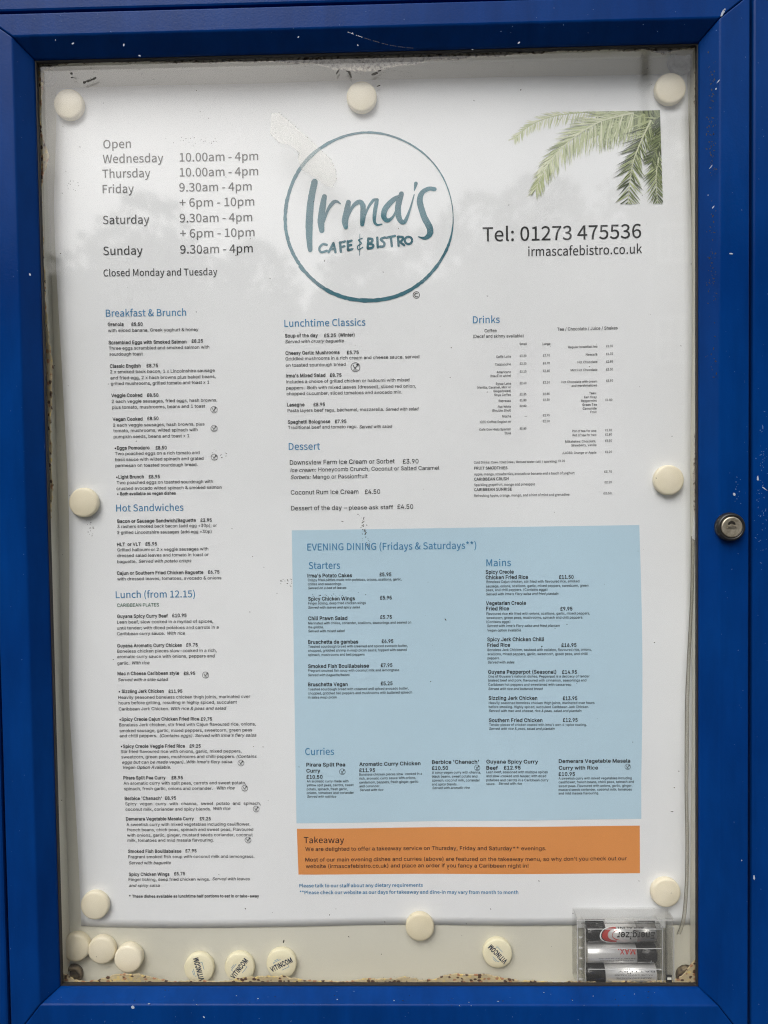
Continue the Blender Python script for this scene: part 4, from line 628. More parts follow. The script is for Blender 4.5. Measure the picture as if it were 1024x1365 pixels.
# ------------------------------------------------------------------ the poster
PY = 0.0236
def lerp_tab(tab, v):
    if v <= tab[0][0]: return tab[0][1]
    for (a, b), (c2, d) in zip(tab[:-1], tab[1:]):
        if v <= c2: return b+(d-b)*(v-a)/(c2-a)
    return tab[-1][1]
LEFT = [(118,75.8),(150,76),(176,75.4),(215,74.4),(250,73.6),(280,73.8),(320,75.3),(370,78.3),(410,80.6),(450,83),(490,85.2),(530,87),(570,88.7),(620,91),(680,93),(740,94),(800,94.2),(860,94),(920,94.4),(955,95.6),(985,97.3),(1020,99.2),(1060,101.3),(1100,103.3),(1160,106),(1234,108.5)]
RIGHT = [(98,915.5),(150,917),(200,918),(300,919.5),(450,921),(600,922.5),(760,923),(900,923),(1100,923.3),(1234,923.5)]
BOT = [(108,1234),(143,1235.2),(180,1236.2),(240,1236.8),(300,1236.6),(400,1234.8),(490,1233),(560,1232.6),(640,1233.4),(700,1233.8),(760,1233.4),(840,1233),(924,1233)]
def hump(v, a, b): 
    return math.sin(math.pi*(v-a)/(b-a))**2 if a < v < b else 0.0
def lift(x, z):
    yp = 682.5-(z+0.006)/0.000529     # rough photo row, only used to place the buckles between the magnets
    L = 0.0026*(0.9*hump(yp, 137, 670)+hump(yp, 690, 1209))*math.exp(-max(0.0, x+0.222)/0.035)
    Rr = 0.0030*(hump(yp, 116, 640)+0.9*hump(yp, 640, 1192))*math.exp(-max(0.0, 0.229-x)/0.040)
    wv = 0.0011*(1+0.7*math.sin(x*23+z*9+1.2)*math.sin(z*15-x*6+0.6)+0.3*math.sin(x*47-z*13))*min(1.0, (z+0.30)/0.08+0.15 if z < -0.23 else 1.0)
    return L+Rr+wv
def surf(x, z, off=0.0): return (x, PY-lift(x, z)-off, z)
poster = MB(); NX, NZ = 70, 100
vs = []
for j in range(NZ+1):
    t = j/NZ
    yl = 118+(1234-118)*t; yr = 98+(1233-98)*t
    pl = px(lerp_tab(LEFT, yl), yl, PY); pr = px(lerp_tab(RIGHT, yr), yr, PY)
    for i in range(NX+1):
        s = i/NX; x = pl[0]+(pr[0]-pl[0])*s; z = pl[1]+(pr[1]-pl[1])*s
        if t > 0.9:
            zb = px(512, lerp_tab(BOT, 108+816*s), PY)[1]; zl = px(512, 1233.7, PY)[1]
            z += (zb-zl)*(t-0.9)/0.1
        vs.append(surf(x, z))
fs = [(j*(NX+1)+i, (j+1)*(NX+1)+i, (j+1)*(NX+1)+i+1, j*(NX+1)+i+1) for j in range(NZ) for i in range(NX)]
poster.add(vs, fs, PAPER, True)
menu = poster.build('menu_poster')
sd = menu.modifiers.new('thickness', 'SOLIDIFY'); sd.thickness = 0.0003; sd.offset = -1
tag(menu, 'large white cafe menu poster with a round teal logo, behind the glass', 'menu poster')

def flat(mb, pts2, tris, mm, off=0.00012):
    mb.add([surf(x, z, off) for x, z in pts2], tris, mm)
U = 0.000529       # metres per photo pixel on the poster
STY = {  # alphabet, cap height in px, ink, slant
 'h': ('M', 11.0, INK, 0), 'c': ('M', 9.0, INK, 0), 'T': ('M', 18.2, INK, 0), 'w': ('M', 12.0, INK, 0), 'H': ('M', 9.2, INKB, 0),
 'b': ('B', 4.5, INK, 0), 'r': ('R', 4.2, INK, 0), 'i': ('R', 4.2, INK, 0.2), 'j': ('R', 4.2, INK, 0), 'B': ('B', 4.0, INK, 0), 'g': ('R', 4.6, INKG, 0),
 'D': ('R', 6.0, INK, 0), 'I': ('R', 5.2, INK, 0.2), 'q': ('R', 5.2, INK, 0), 'd': ('R', 4.1, INK, 0), 'k': ('R', 3.0, INK, 0), 'x': ('R', 2.9, INK, 0),
 'F': ('N', 3.7, INK, 0), 'f': ('M', 3.3, INK, 0), 'e': ('B', 4.8, INK, 0), 's': ('R', 3.3, INK, 0), 't': ('R', 3.3, INK, 0.2),
 'a': ('M', 8.2, MAROON, 0), 'o': ('R', 5.2, MAROON, 0), 'n': ('N', 4.6, INKB, 0)}
TEXT = """@opening_hours
h|138.2|175.1|198.2|Open
h|137.7|218.1|218|Wednesday
h|137.2|201|237.8|Thursday
h|137.7|179.1|258.3|Friday
h|138.2|199.7|299.7|Saturday
h|139|191|340.9|Sunday
h|239.7|344.1|215.1|10.00am - 4pm
h|239.7|344.1|235.1|10.00am - 4pm
h|239.2|335.4|255.2|9.30am - 4pm
h|239.7|338.9|275.5|+ 6pm - 10pm
h|239.7|336.2|296.3|9.30am - 4pm
h|240.3|339.4|316.6|+ 6pm - 10pm
h|240.5|337|338|9.30am - 4pm
c|139.5|289.8|369.3|Closed Monday and Tuesday
@contact_details
T|643.5|854|322|Tel: 01273 475536
w|704.1|855|341.5|irmascafebistro.co.uk
@breakfast_section
H|142.6|248.4|422.8|Breakfast & Brunch
b|145|165.8|435.3|Granola
b|176|191|434.9|£5.50
r|145.4|264.7|443.2|with sliced banana, Greek yoghurt & honey
b|146|248.8|459.4|Scrambled Eggs with Smoked Salmon
b|255.5|270.7|456.9|£8.25
r|146.3|279.2|466.8|Three eggs scrambled and smoked salmon with
r|146.9|191|474.6|sourdough toast
b|147.5|188.1|490.6|Classic English
b|195.7|210.9|489.8|£8.75
r|147.8|286.5|498|2 x smoked back bacon, 1 x Lincolnshire sausage
r|148.2|287.6|506.1|and fried egg, 2 x hash browns plus baked beans,
r|148.8|279.2|513.6|grilled mushrooms, grilled tomato and toast x 1
b|149.1|190|529.5|Veggie Cooked
b|196.1|211.3|529|£8.50
r|149.7|289.8|537.3|2 each veggie sausages, fried eggs, hash browns,
r|150.1|273.5|545.1|plus tomato, mushrooms, beans and 1 toast
b|150.6|190.1|561|Vegan Cooked
b|196.3|211.3|560|£8.50
r|151.2|272.7|568.8|2 each veggie sausages, hash browns, plus
r|151.5|263.4|576.2|tomato, mushrooms, wilted spinach with
r|151.9|252.3|584.2|pumpkin seeds, beans and toast x 1
b|153|199.2|599.4|•Eggs Pomodoro
b|207.2|222|599|£8.50
r|153.4|266|606.8|Two poached eggs on a rich tomato and
r|153.8|271.2|614.6|basil sauce with wilted spinach and grated
r|154|263.3|622.6|parmesan on toasted sourdough bread.
b|154.9|191.6|638|•Light Brunch
b|197.9|212.8|637.6|£8.95
r|155.6|283.9|645.4|Two poached eggs on toasted sourdough with
r|155.3|295.4|653.2|crushed avocado wilted spinach & smoked salmon
B|156.2|234.1|660.2|• Both available as vegan dishes
@sandwich_section
H|154.9|244.3|681.8|Hot Sandwiches
b|156.4|261|696.9|Bacon or Sausage Sandwich/Baguette
b|267.1|282.2|695.7|£3.95
r|156.4|289.1|703.9|3 rashers smoked back bacon (add egg +30p); or
r|156.4|282|711.9|2 grilled Lincolnshire sausages (add egg +30p)
b|156|187.5|727.9|HLT  or VLT
b|193.6|209.1|727.3|£5.95
r|156.4|277.7|735|Grilled halloumi or 2 x veggie sausages with
r|156.4|278.2|742.6|dressed salad leaves and tomato in toast or
r|156.4|181.9|750.7|baguette.
i|184.8|255.2|750.2|Served with potato crisps
b|156|271.2|766.2|Cajun or Southern Fried Chicken Baguette
b|277.3|292.6|764.6|£6.75
r|156.4|295.2|773.7|with dressed leaves, tomatoes, avocado & onions
@lunch_section
H|154.6|260.1|797.1|Lunch (from 12.15)
g|156.4|211.9|808.9|CARIBBEAN PLATES
b|156.5|224|823.6|Guyana Spicy Curry Beef
b|229.8|248.9|822.5|£10.95
r|156.5|284.4|831.1|Lean beef, slow cooked in a myriad of spices,
r|156.5|291.7|839.1|until tender; with diced potatoes and carrots in a
r|156.5|219.9|846.6|Caribbean curry sauce.
i|223.4|247|846|With rice
b|156.8|243|862.7|Guyana Aromatic Curry Chicken
b|248.5|264|861.6|£9.75
r|156.8|289.3|869.8|Boneless chicken pieces slow-cooked in a rich,
r|156.8|286.5|877.1|aromatic curry sauce with onions, peppers and
r|156.8|172.9|885.7|garlic.
i|176.5|199.7|885.3|With rice
b|157.2|239.3|899.7|Mac n Cheese Caribbean style
b|245.3|260.7|899.5|£8.95
i|157.8|224.6|907.8|Served with a side salad
b|158.7|218.8|923.5|• Sizzling Jerk Chicken
b|225.1|243.6|923.3|£11.95
r|158.3|333.8|931.3|Heavily seasoned boneless chicken thigh joints, marinated over
r|158.7|316.2|938.6|hours before grilling, resulting in highly spiced, succulent
r|158.9|225.9|946.7|Caribbean Jerk Chicken.
i|228.5|302.2|946.1|With rice & peas and salad
b|159.8|265.9|960.6|•Spicy Creole Cajun Chicken Fried Rice
b|268.3|283.1|960.2|£9.75
r|159.3|341.3|967.9|Boneless Jerk chicken, stir fried with Cajun flavoured rice, onions,
r|159.8|336.4|975.7|smoked sausage, garlic, mixed peppers, sweetcorn, green peas
r|160|209.8|982.5|and chilli peppers.
i|213.5|342|982.3|(Contains eggs). Served with Irma's fiery salsa
b|161.5|247|996.7|•Spicy Creole Veggie Fried Rice
b|253|268|996.3|£9.25
r|161.5|322.2|1003.6|Stir fried flavoured rice with onions, garlic, mixed peppers,
r|162.1|313.6|1010.7|sweetcorn, green peas, mushrooms and chilli peppers.
i|315.7|342.4|1010|(Contains
i|163.2|310.8|1017.8|eggs but can be made vegan). With Irma's fiery salsa.
i|164.3|228.1|1024.7|Vegan Option Available.
b|164.7|221|1038.8|Pirara Split Pea Curry
b|228.9|244|1038.6|£8.95
r|164.9|328.2|1045.9|An aromatic curry with split peas, carrots and sweet potato,
r|165.6|283.5|1053.2|spinach, fresh garlic, onions and coriander.
i|289.3|313|1052.2|With rice
b|166.4|215.8|1066.3|Berbice 'Chanach'
b|219.9|235|1065.9|£8.95
j|167.1|348|1073.4|Spicy vegan curry with channa, sweet potato and spinach,
r|167.5|281.4|1080.7|coconut milk, coriander and spicy blends.
i|284.6|307.2|1079.7|With rice
b|168.1|258.6|1093.7|Demerara Vegetable Masala Curry
b|266.2|281.1|1093.5|£9.25
r|168.8|333.8|1101.1|A sweetish curry with mixed vegetables including cauliflower,
r|169.4|337.7|1108.1|french beans, chick peas, spinach and sweet peas, Flavoured
r|169.6|337|1115.3|with onions, garlic, ginger, mustard seeds coriander, coconut
r|170.1|284.9|1122.2|milk, tomatoes and mild masala flavouring.
b|170.8|241.8|1137|Smoked Fish Bouillabaisse
b|247.1|262|1136.4|£7.95
r|171|339.2|1144.2|Fragrant smoked fish soup with coconut milk and lemongrass.
i|171.9|228|1152.3|Served with baguette
b|171.7|225.8|1167.8|Spicy Chicken Wings
b|232.1|246.7|1167.1|£5.75
r|171.4|279.7|1174.6|Finger licking, deep fried chicken wings.
i|283.1|333.2|1173.9|Served with leaves
i|171.9|213|1182.6|and spicy salsa
B|171.9|345.3|1197|* These dishes available as lunchtime half portions to eat in or take-away
@lunchtime_section
H|379.4|487.3|435.8|Lunchtime Classics
b|380.1|423.9|450|Soup of the day
b|432.2|447.9|449.5|£5.25
b|451.5|472.9|448.9|(Winter)
i|380.6|458.7|457.6|Served with crusty baguette
b|380.8|452.9|473.1|Cheesy Garlic Mushrooms
b|462.5|478.3|472.2|£5.75
r|380.8|559.1|480.5|Griddled mushrooms in a rich cream and cheese sauce, served
r|381.2|461|489.1|on toasted sourdough bread
b|381.7|434|503.2|Irma's Mixed Salad
b|439.9|455.4|502.5|£8.75
r|381.9|545.9|511.1|Includes a choice of grilled chicken or halloumi with mixed
r|381.9|554.6|519.4|peppers.  Both with mixed leaves (dressed), sliced red onion,
r|382.4|536.2|527|chopped cucumber, sliced tomatoes and avocado mix.
b|383|406.2|541.9|Lasagne
b|418.1|433.3|541.6|£8.95
r|383.7|512|549.5|Pasta layers beef ragu, béchamel, mozzarella.
i|514.4|558.2|547.7|Served with salad
b|383.9|440.5|564.8|Spaghetti Bolognese
b|446.6|461.9|564.1|£7.95
r|384.2|476.7|572|Traditional beef and tomato ragu.
i|479.4|523|571|Served with salad
@dessert_section
H|385.2|427|599.8|Dessert
D|386.6|526.3|619.5|Downsview Farm Ice Cream or Sorbet
D|537.1|558|618|£3.90
I|387.3|421.6|629.3|Ice cream:
q|424.6|585.8|628.4|Honeycomb Crunch, Coconut or Salted Caramel
I|387.8|414.5|638.7|Sorbets:
q|417.3|490.2|638.2|Mango or Passionfruit
D|387.8|478|659.3|Coconut Rum Ice Cream
D|486.5|506.9|658.4|£4.50
D|388.3|455.8|680.4|Dessert of the day
q|458.6|524.2|679.3|– please ask staff
D|529.8|550.9|678.3|£4.50
@drinks_section
H|630.5|666.3|430.9|Drinks
d|646|662.2|442.8|Coffee
d|630.9|698.2|450.4|(Decaf and skinny available)
d|743.1|822.9|440.7|Tea / Chocolate / Juice / Shakes
k|692.9|702.7|459.8|Small
k|723.7|733.9|459.5|Large
k|661.6|681.4|476.8|Caffé Latte
k|660.1|681.4|487|Cappuccino
k|662.2|681.4|497.3|Americano
k|654|681.4|502.6|(black or white)
k|661|681.4|512.8|Syrup Latte
k|636|681.4|518|(Vanilla, Caramel, Mint or
k|657.9|681.4|522.7|Gingerbread)
k|659|681.4|527.8|Soya Coffee
k|665.1|681.4|535.7|Espresso
k|663.9|681.4|543.6|Flat White
x|656.1|681.4|548.6|(Double Shot)
k|669.6|681.4|556.3|Mocha
k|639.9|681.4|563.9|ICED Coffee English or
k|639|681.4|574|Café Con Hielo Spanish
k|673|681.4|578.8|Style
x|693.2|702|475.6|£3.20
x|693.2|702|485.9|£3.20
x|693.2|702|496.5|£2.10
x|693.2|702|512|£2.60
x|693.2|702|526.8|£2.35
x|693.2|702|534.8|£1.80
x|693.2|702|542.4|£2.80
x|699.5|703|556|–
x|693.2|702|572.4|£2.80
x|724.1|733.3|475|£3.70
x|724.1|733.3|485.4|£3.70
x|724.1|733.3|495.5|£2.60
x|724.1|733.3|511|£3.10
x|724.1|733|526.3|£2.85
x|724.1|733|534.2|£2.30
x|724.1|733|554.8|£2.95
x|724.1|733|562.7|£2.50
k|757.7|796.2|464|Regular breakfast tea
k|781|796.2|474.1|Nescafé
k|770.2|796.2|484.2|Hot Chocolate
k|761|796.2|494.8|Mint Hot Chocolate
k|749|796|510.5|Hot Chocolate with cream
k|762.2|796|515.5|and marshmallows
k|785.6|795|525.5|Teas:
k|779|795.5|530.8|Earl Grey
k|775|795.5|535.8|Peppermint
k|776.5|795.5|540.9|Green Tea
k|777|795.3|546|Camomile
k|787.2|795.3|550.7|Fruit
k|763.1|795|576|Pot of tea for one
k|763.6|795|581.5|Pot of tea for two
k|753.8|794.5|590|Milkshakes: Chocolate,
k|761.8|795|595|Strawberry, Vanilla
k|749.5|795|605.2|JUICES: Orange or Apple
x|807.9|816.8|463|£1.30
x|807.9|816.8|473.3|£1.30
x|807.9|816.8|483.6|£2.85
x|807.9|816.8|494|£3.30
x|807.9|816.8|509|£3.50
x|807|816|534.5|£1.50
x|806.7|815.6|574.8|£1.80
x|806.7|815.6|580.7|£2.80
x|806.7|815.6|588.9|£3.50
x|806.7|815.6|603.8|£1.20
k|631.8|742.9|617.9|Cold Drinks: Coke / Diet Coke / Bottled Water (still / sparkling)
x|744.6|753.2|615.8|£1.20
F|632.2|676.7|625.9|FRUIT SMOOTHIES
f|632.2|766.1|633.8|Apple, mango, strawberries, avocado or banana and a touch of yoghurt
x|805.4|815.5|630.2|£3.75
F|632.2|678.2|640.5|CARIBBEAN CRUSH
f|632.2|713.5|647.9|Sparkling grapefruit, mango and pineapple
x|805.8|815.5|644.1|£2.20
F|632.2|682.5|654.5|CARIBBEAN SUNRISE
f|632.2|759.2|662.4|Refreshing Apple, orange, mango, and a hint of mint and grenadine
x|804.3|814.9|658.8|£2.50
@evening_heading
H|409.8|635|733.8|EVENING DINING (Fridays & Saturdays**)
@starters_section
H|411.6|453.4|758.4|Starters
e|410|469.3|769.7|Irma's Potato Cakes
e|506.1|521.8|768|£5.95
s|410.5|535.8|774.8|Crispy fried patties made with potatoes, onions, scallions, garlic,
s|410.5|455|780.2|chilies and seasonings
t|410.9|462|785.4|Served on a bed of leaves
e|410.9|473.3|800.6|Spicy Chicken Wings
e|506.8|522.3|799|£5.95
s|410.9|487.8|805.8|Finger licking, deep fried chicken wings
t|411|480|811.4|Served with leaves and spicy salsa
e|410.9|463.2|826.6|Chili Prawn Salad
e|507|522.5|824.8|£5.75
s|410.9|548.3|832.3|Marinated with chilies, coriander, scallions, seasonings and seared on
s|410.9|431.6|837.6|the griddle.
t|411|459.7|842.8|Served with mixed salad
e|410.9|477.7|858.1|Bruschetta de gambas
e|508.9|524.4|857|£6.95
s|410.9|543.6|863.3|Toasted sourdough bread with creamed and spiced avocado butter,
s|410.9|542.2|868.7|chopped, griddled shrimp in mojo picon sauce, topped with seared
s|410.9|486.2|874.3|spinach, mushrooms and bell peppers
e|410.9|492|890.2|Smoked Fish Bouillabaisse
e|507.7|523.2|889|£7.95
s|410.9|532.3|895.4|Fragrant smoked fish soup with coconut milk and lemongrass
t|410.9|466.2|901.2|Served with baguette/bakes
e|410.9|463.7|914.4|Bruschetta Vegan
e|507.7|523.4|913.2|£5.25
s|410.9|544.8|920|Toasted sourdough bread with creamed and spiced avocado butter,
s|410.9|549.4|925.4|chopped, griddled bell peppers and mushrooms with buttered spinach
s|410.9|449.1|930.8|in salsa mojo picon
@mains_section
H|648.5|681.3|754.7|Mains
e|647.6|685|764.8|Spicy Creole
e|647.6|704|772|Chicken Fried Rice
e|745|764.3|771.3|£11.50
s|648.7|772|777.2|Boneless Cajun chicken, stir fried with flavoured rice, smoked
s|648|784|783|sausage, onions, scallions, garlic, mixed peppers, sweetcorn, green
s|648|729.6|788|peas, and chili peppers. (Contains eggs)
t|648.3|744.1|793.6|Served with Irma's Fiery salsa and fried plantain
e|648|701.2|806.5|Vegetarian Creole
e|648.3|678.7|813.7|Fried Rice
e|746.7|762.6|813.5|£9.95
s|648.5|785.8|819.8|Flavoured rice stir fried with onions, scallions, garlic, mixed peppers,
s|648.7|776.7|825.2|sweetcorn, green peas, mushrooms, spinach and chili peppers.
s|648.7|680.4|830.6|(Contains eggs)
t|649.5|746|836|Served with Irma's Fiery salsa and fried plantain
s|649.7|694.7|841.9|Vegan option available
e|649.7|725.1|854.8|Spicy Jerk Chicken Chilli
e|649.9|680.2|862.3|Fried Rice
e|748.1|768|861.9|£16.95
s|650.2|788.2|868|Boneless Jerk Chicken, sauteed with callaloo, flavoured rice, onions,
s|650.2|782.8|873.6|scallions, mixed peppers, garlic, sweetcorn, green peas, and chilli
s|650.2|666.3|879|peppers.
t|650.4|686|884.6|Served with sides
e|650.9|741.3|898.2|Guyana Pepperpot (Seasonal)
e|749|768.7|897.7|£14.95
s|651.1|785.4|903.4|One of Guyana's national dishes, Pepperpot is a delicacy of tender
s|651.1|781.2|908.7|braised beef and pork, flavoured with cinnamon, seasonings and
s|651.1|761.2|914.4|Caribbean hot peppers and sweetened with cassareep
t|651.3|723.5|920|Served with rice and buttered bread
e|651.6|716.2|933.1|Sizzling Jerk Chicken
e|750|769.2|932.7|£13.95
s|651.8|792.2|938.7|Heavily seasoned boneless chicken thigh joints, marinated over hours
s|651.8|784.7|944.1|before smoking. Highly spiced, succulent Caribbean Jerk Chicken.
t|652|774.8|949.3|Served with mac and cheese, rice & peas, salad and plantain
e|652|723|962.6|Southern Fried Chicken
e|750.2|769.7|961.7|£12.95
s|652.3|781.9|967.8|Tender pieces of chicken coated with Irma's own 6-spice coating.
t|652.3|739.2|973|Served with rice & peas, salad and plantain
@curries_section
H|407.1|445.7|1005.6|Curries
e|408.7|460.5|1021|Pirara Split Pea
e|408.7|427.3|1029|Curry
e|408.9|430.3|1037.2|£10.50
s|409.3|464.8|1042.2|An aromatic curry made with
s|409.3|471.6|1047.3|yellow split peas, carrots, sweet
s|409.3|463.7|1052.6|potato, spinach, fresh garlic,
s|409.3|472|1057.6|onions, tomatoes and coriander
t|409.9|448.6|1062.6|Served with roti/rice
e|479.1|560.7|1020.3|Aromatic Curry Chicken
e|479.1|500.2|1028.4|£11.95
s|479.1|562.6|1033.3|Boneless chicken pieces slow-cooked in a
s|479.3|554.8|1038.5|rich, aromatic curry sauce with onions,
s|479.3|557.9|1043.7|cardamom, peppers, fresh ginger, garlic
s|479.4|506.9|1048.8|and coriander.
t|479.8|511.2|1053.9|Served with rice
e|576|638.5|1018.4|Berbice 'Chanach'
e|576|597.5|1026.4|£10.50
s|576|641.1|1031.6|A spicy vegan curry with channa,
s|576|636.5|1036.8|black beans, sweet potato and
s|576|639.8|1042|spinach, coconut milk, coriander
s|576|609.7|1047.2|and spicy blends.
t|576.5|626.4|1052|Served with aromatic rice
e|648.5|717.2|1017.7|Guyana Spicy Curry
e|648.5|663.9|1026|Beef
e|671.7|694|1025.6|£12.95
s|648.5|730|1030.7|Lean beef, seasoned with multiple spices
s|648.5|727.9|1036|and slow-cooked until tender; with diced
s|648.5|730.9|1041.4|potatoes and carrots in a Caribbean curry
s|648.5|660.2|1046.4|sauce.
t|664.8|695.8|1045.9|Served with rice
e|744.8|839.9|1016.5|Demerara Vegetable Masala
e|744.8|797.1|1025.5|Curry with Rice
e|744.5|766.4|1033.8|£10.95
s|744.5|841.9|1038.8|A sweetish curry with mixed vegetables including
s|744.5|844.8|1043.7|cauliflower, french beans, chick peas, spinach and
s|744.5|842.8|1048.9|sweet peas. Flavoured with onions, garlic, ginger,
s|744.5|842.1|1053.9|mustard seeds coriander, coconut milk, tomatoes
s|744.5|798.3|1058.7|and mild masala flavouring.
@takeaway_text
a|405.4|459|1123|Takeaway
o|407.3|727.9|1133.5|We are delighted to offer a takeaway service on Thursday, Friday and Saturday** evenings.
o|407.3|835.5|1147.9|Most of our main evening dishes and curries (above) are featured on the takeaway menu, so why don't you check out our
o|407.8|704.4|1156.7|website (irmascafebistro.co.uk) and place an order if you fancy a Caribbean night in!
@footnote
n|399.1|563.8|1182.8|Please talk to our staff about any dietary requirements
n|399.6|691|1192|**Please check our website as our days for takeaway and dine-in may vary from month to month
"""
blocks = {}
cur = None
for ln in TEXT.split('\n'):
    if ln.startswith('@'): cur = ln[1:]; blocks[cur] = MB(); continue
    if not ln: continue
    st, x0, x1, y, s = ln.split('|', 4); x0, x1, y = float(x0), float(x1), float(y)
    font, cap, ink, sh = STY[st]
    v, tr, wd = layout(font, s, sh)
    a = px(x0, y, PY-0.001); b = px(x1, y, PY-0.001); W = b[0]-a[0]; h = cap*U
    if st == 'j':
        k = s.count(' '); v, tr, wd = layout(font, s, sh, (W/(h*1.06)-wd)/k)
    v = v.copy(); v[:, 0] = a[0]+v[:, 0]*W/wd; v[:, 1] = a[1]+v[:, 1]*h
    flat(blocks[cur], v, tr, ink, 0.00030 if cur in ('evening_heading','starters_section','mains_section','curries_section','takeaway_text') else 0.00022)

# little round leaf marks beside the vegetarian dishes
def stroke(mb, pts, widths, mm, off=0.00022, conv=None, n=8, caps=True, rough=0.0):
    """brush stroke: points and widths in photo pixels"""
    if n > 1: P3 = smoothpts([(p[0], p[1], ww) for p, ww in zip(pts, widths)], n)
    else: P3 = [(p[0], p[1], ww) for p, ww in zip(pts, widths)]
    Lf, Rt = [], []
    for i, (x, y, ww) in enumerate(P3):
        a = P3[max(i-1, 0)]; b = P3[min(i+1, len(P3)-1)]
        dx, dy = b[0]-a[0], b[1]-a[1]; d = math.hypot(dx, dy) or 1
        nx, ny = -dy/d, dx/d; r1 = 1+random.uniform(-rough, rough); r2 = 1+random.uniform(-rough, rough)
        Lf.append((x+nx*ww/2*r1, y+ny*ww/2*r1)); Rt.append((x-nx*ww/2*r2, y-ny*ww/2*r2))
    pts2 = [px(x, y, PY-0.001) for x, y in Lf+Rt]; k = len(Lf)
    flat(mb, pts2, [(i, i+1, k+i+1, k+i) for i in range(k-1)], mm, off)
    if caps:
        for (x, y, ww) in (P3[0], P3[-1]):
            if ww > 0.6: flat(mb, [px(x+ww/2*math.cos(t), y+ww/2*math.sin(t), PY-0.001) for t in np.linspace(0, 2*math.pi, 11)[:-1]], [tuple(range(10))], mm, off+0.00001)
def ringpts(cx, cy, r, n=20): return [(cx+r*math.cos(2*math.pi*k/n), cy+r*math.sin(2*math.pi*k/n)) for k in range(n+1)]
def leafmark(mb, x, y, r):
    mb_ring = ringpts(x, y, r); k = 0.11*r+0.12
    stroke(mb, mb_ring, [k*0.8]*len(mb_ring), INK, n=1, caps=False, off=0.00032)
    stroke(mb, [(x-r*0.5, y-r*0.45), (x-r*0.1, y+r*0.35), (x+r*0.15, y-r*0.1), (x+r*0.65, y-r*0.7)], [k, k*1.4, k*1.3, k*0.6], INK, n=2, off=0.00033)
    stroke(mb, [(x+r*0.2, y-r*0.6), (x+r*0.62, y-r*0.62), (x+r*0.5, y-r*0.15)], [k, k*1.5, k*0.6], INK, n=2, off=0.00033)
    stroke(mb, [(x-r*0.55, y+r*0.62), (x+r*0.55, y+r*0.62)], [k*0.8, k*0.8], INK, n=1, caps=False, off=0.00033)
for sec, x, y, r in (('breakfast_section',285.3,546,4.4),('breakfast_section',285.5,571,4.2),('breakfast_section',285.7,609.4,4.2),('lunchtime_section',474,489.5,6),
    ('lunch_section',274.5,899.5,4.2),('lunch_section',321.5,1016.7,4),('lunch_section',326.5,1050.4,4),('lunch_section',341.7,1078.1,4),('lunch_section',330.7,1119.7,4),
    ('curries_section',456.6,1027.9,3.9),('curries_section',636.3,1023.6,3.7),('curries_section',836.6,1021.8,3.7)):
    leafmark(blocks[sec], x, y, r)

# printed panels
def panel(pts, mm, name, off=0.0001):
    """coloured block printed on the sheet, as a grid that follows the paper"""
    mb = MB(); (a, b, cc, d) = pts; n1, n2 = 46, 30; vs = []
    for j in range(n2+1):
        for i in range(n1+1):
            s, t = i/n1, j/n2
            x = (a[0]*(1-s)+b[0]*s)*(1-t)+(d[0]*(1-s)+cc[0]*s)*t; y = (a[1]*(1-s)+b[1]*s)*(1-t)+(d[1]*(1-s)+cc[1]*s)*t
            if i == n1: x += 2.2*math.sin(math.pi*min(1, t*1.15))*(mm is SKYBLUE)
            q = px(x, y, PY-0.001); vs.append(surf(q[0], q[1], off))
    mb.add(vs, [(j*(n1+1)+i, (j+1)*(n1+1)+i, (j+1)*(n1+1)+i+1, j*(n1+1)+i+1) for j in range(n2) for i in range(n1)], mm, True)
    return mb.build(name, menu)
ev = panel([(389, 707), (852, 699.8), (855, 1091.5), (395.5, 1097)], SKYBLUE, 'evening_panel')
tk = panel([(396, 1104.3), (853, 1100.6), (853.3, 1164.3), (398, 1165.8)], ORANGE, 'takeaway_panel')
for k, b in blocks.items():
    b.build(k, ev if k in ('evening_heading', 'starters_section', 'mains_section', 'curries_section') else tk if k == 'takeaway_text' else menu)

# logo: ring and brush lettering
lg = MB()
def Z(pts): return [(360+x/3.938, 160+y/3.938) for x, y in pts]
def S(pts, ws, rough=0.04, n=8, caps=True): stroke(lg, Z(pts), [q/3.938 for q in ws], TEAL, n=n, rough=rough, caps=caps)
N = 220; rp = []; rw = []
RW = [(0, 4), (20, 13), (45, 17), (70, 20), (90, 21), (120, 20), (150, 17), (175, 19), (200, 18), (225, 20), (250, 13), (270, 11), (300, 9), (330, 7), (350, 5), (360, 4)]
for k in range(N+1):
    a = 360.0*k/N; r = math.radians(a)
    dr = 1.6*math.sin(3*r+1)+1.0*math.sin(7*r)
    rp.append((519+(441+dr)*math.cos(r), 509+(440+dr)*math.sin(r))); rw.append(lerp_tab(RW, a)*random.uniform(0.88, 1.12))
S(rp, rw, 0.10, 1, False)
S([(150+x, 770+y) for x, y in ((0, 0), (18, 22), (40, 40))], [3, 5, 2]); S([(112, 670), (135, 730), (165, 775)], [2, 4, 2])
ring = lg.build('logo_ring', menu)
lg = MB()
S([(234, 325), (214, 430), (206, 540), (207, 630), (211, 682)], [34, 36, 38, 32, 24])
S([(286, 402), (276, 460), (268, 530), (272, 580)], [26, 34, 36, 28]); S([(280, 545), (303, 475), (330, 435), (352, 428), (370, 440)], [8, 16, 20, 14, 6])
S([(412, 432), (402, 490), (394, 530), (398, 562)], [26, 34, 34, 24]); S([(402, 535), (430, 462), (462, 432), (484, 440), (490, 480)], [6, 16, 24, 26, 28])
S([(490, 450), (488, 500), (484, 548)], [26, 30, 22]); S([(488, 540), (512, 468), (540, 425), (556, 418)], [5, 12, 16, 14])
S([(562, 420), (551, 480), (548, 530), (562, 550), (588, 546)], [20, 22, 16, 12, 6])
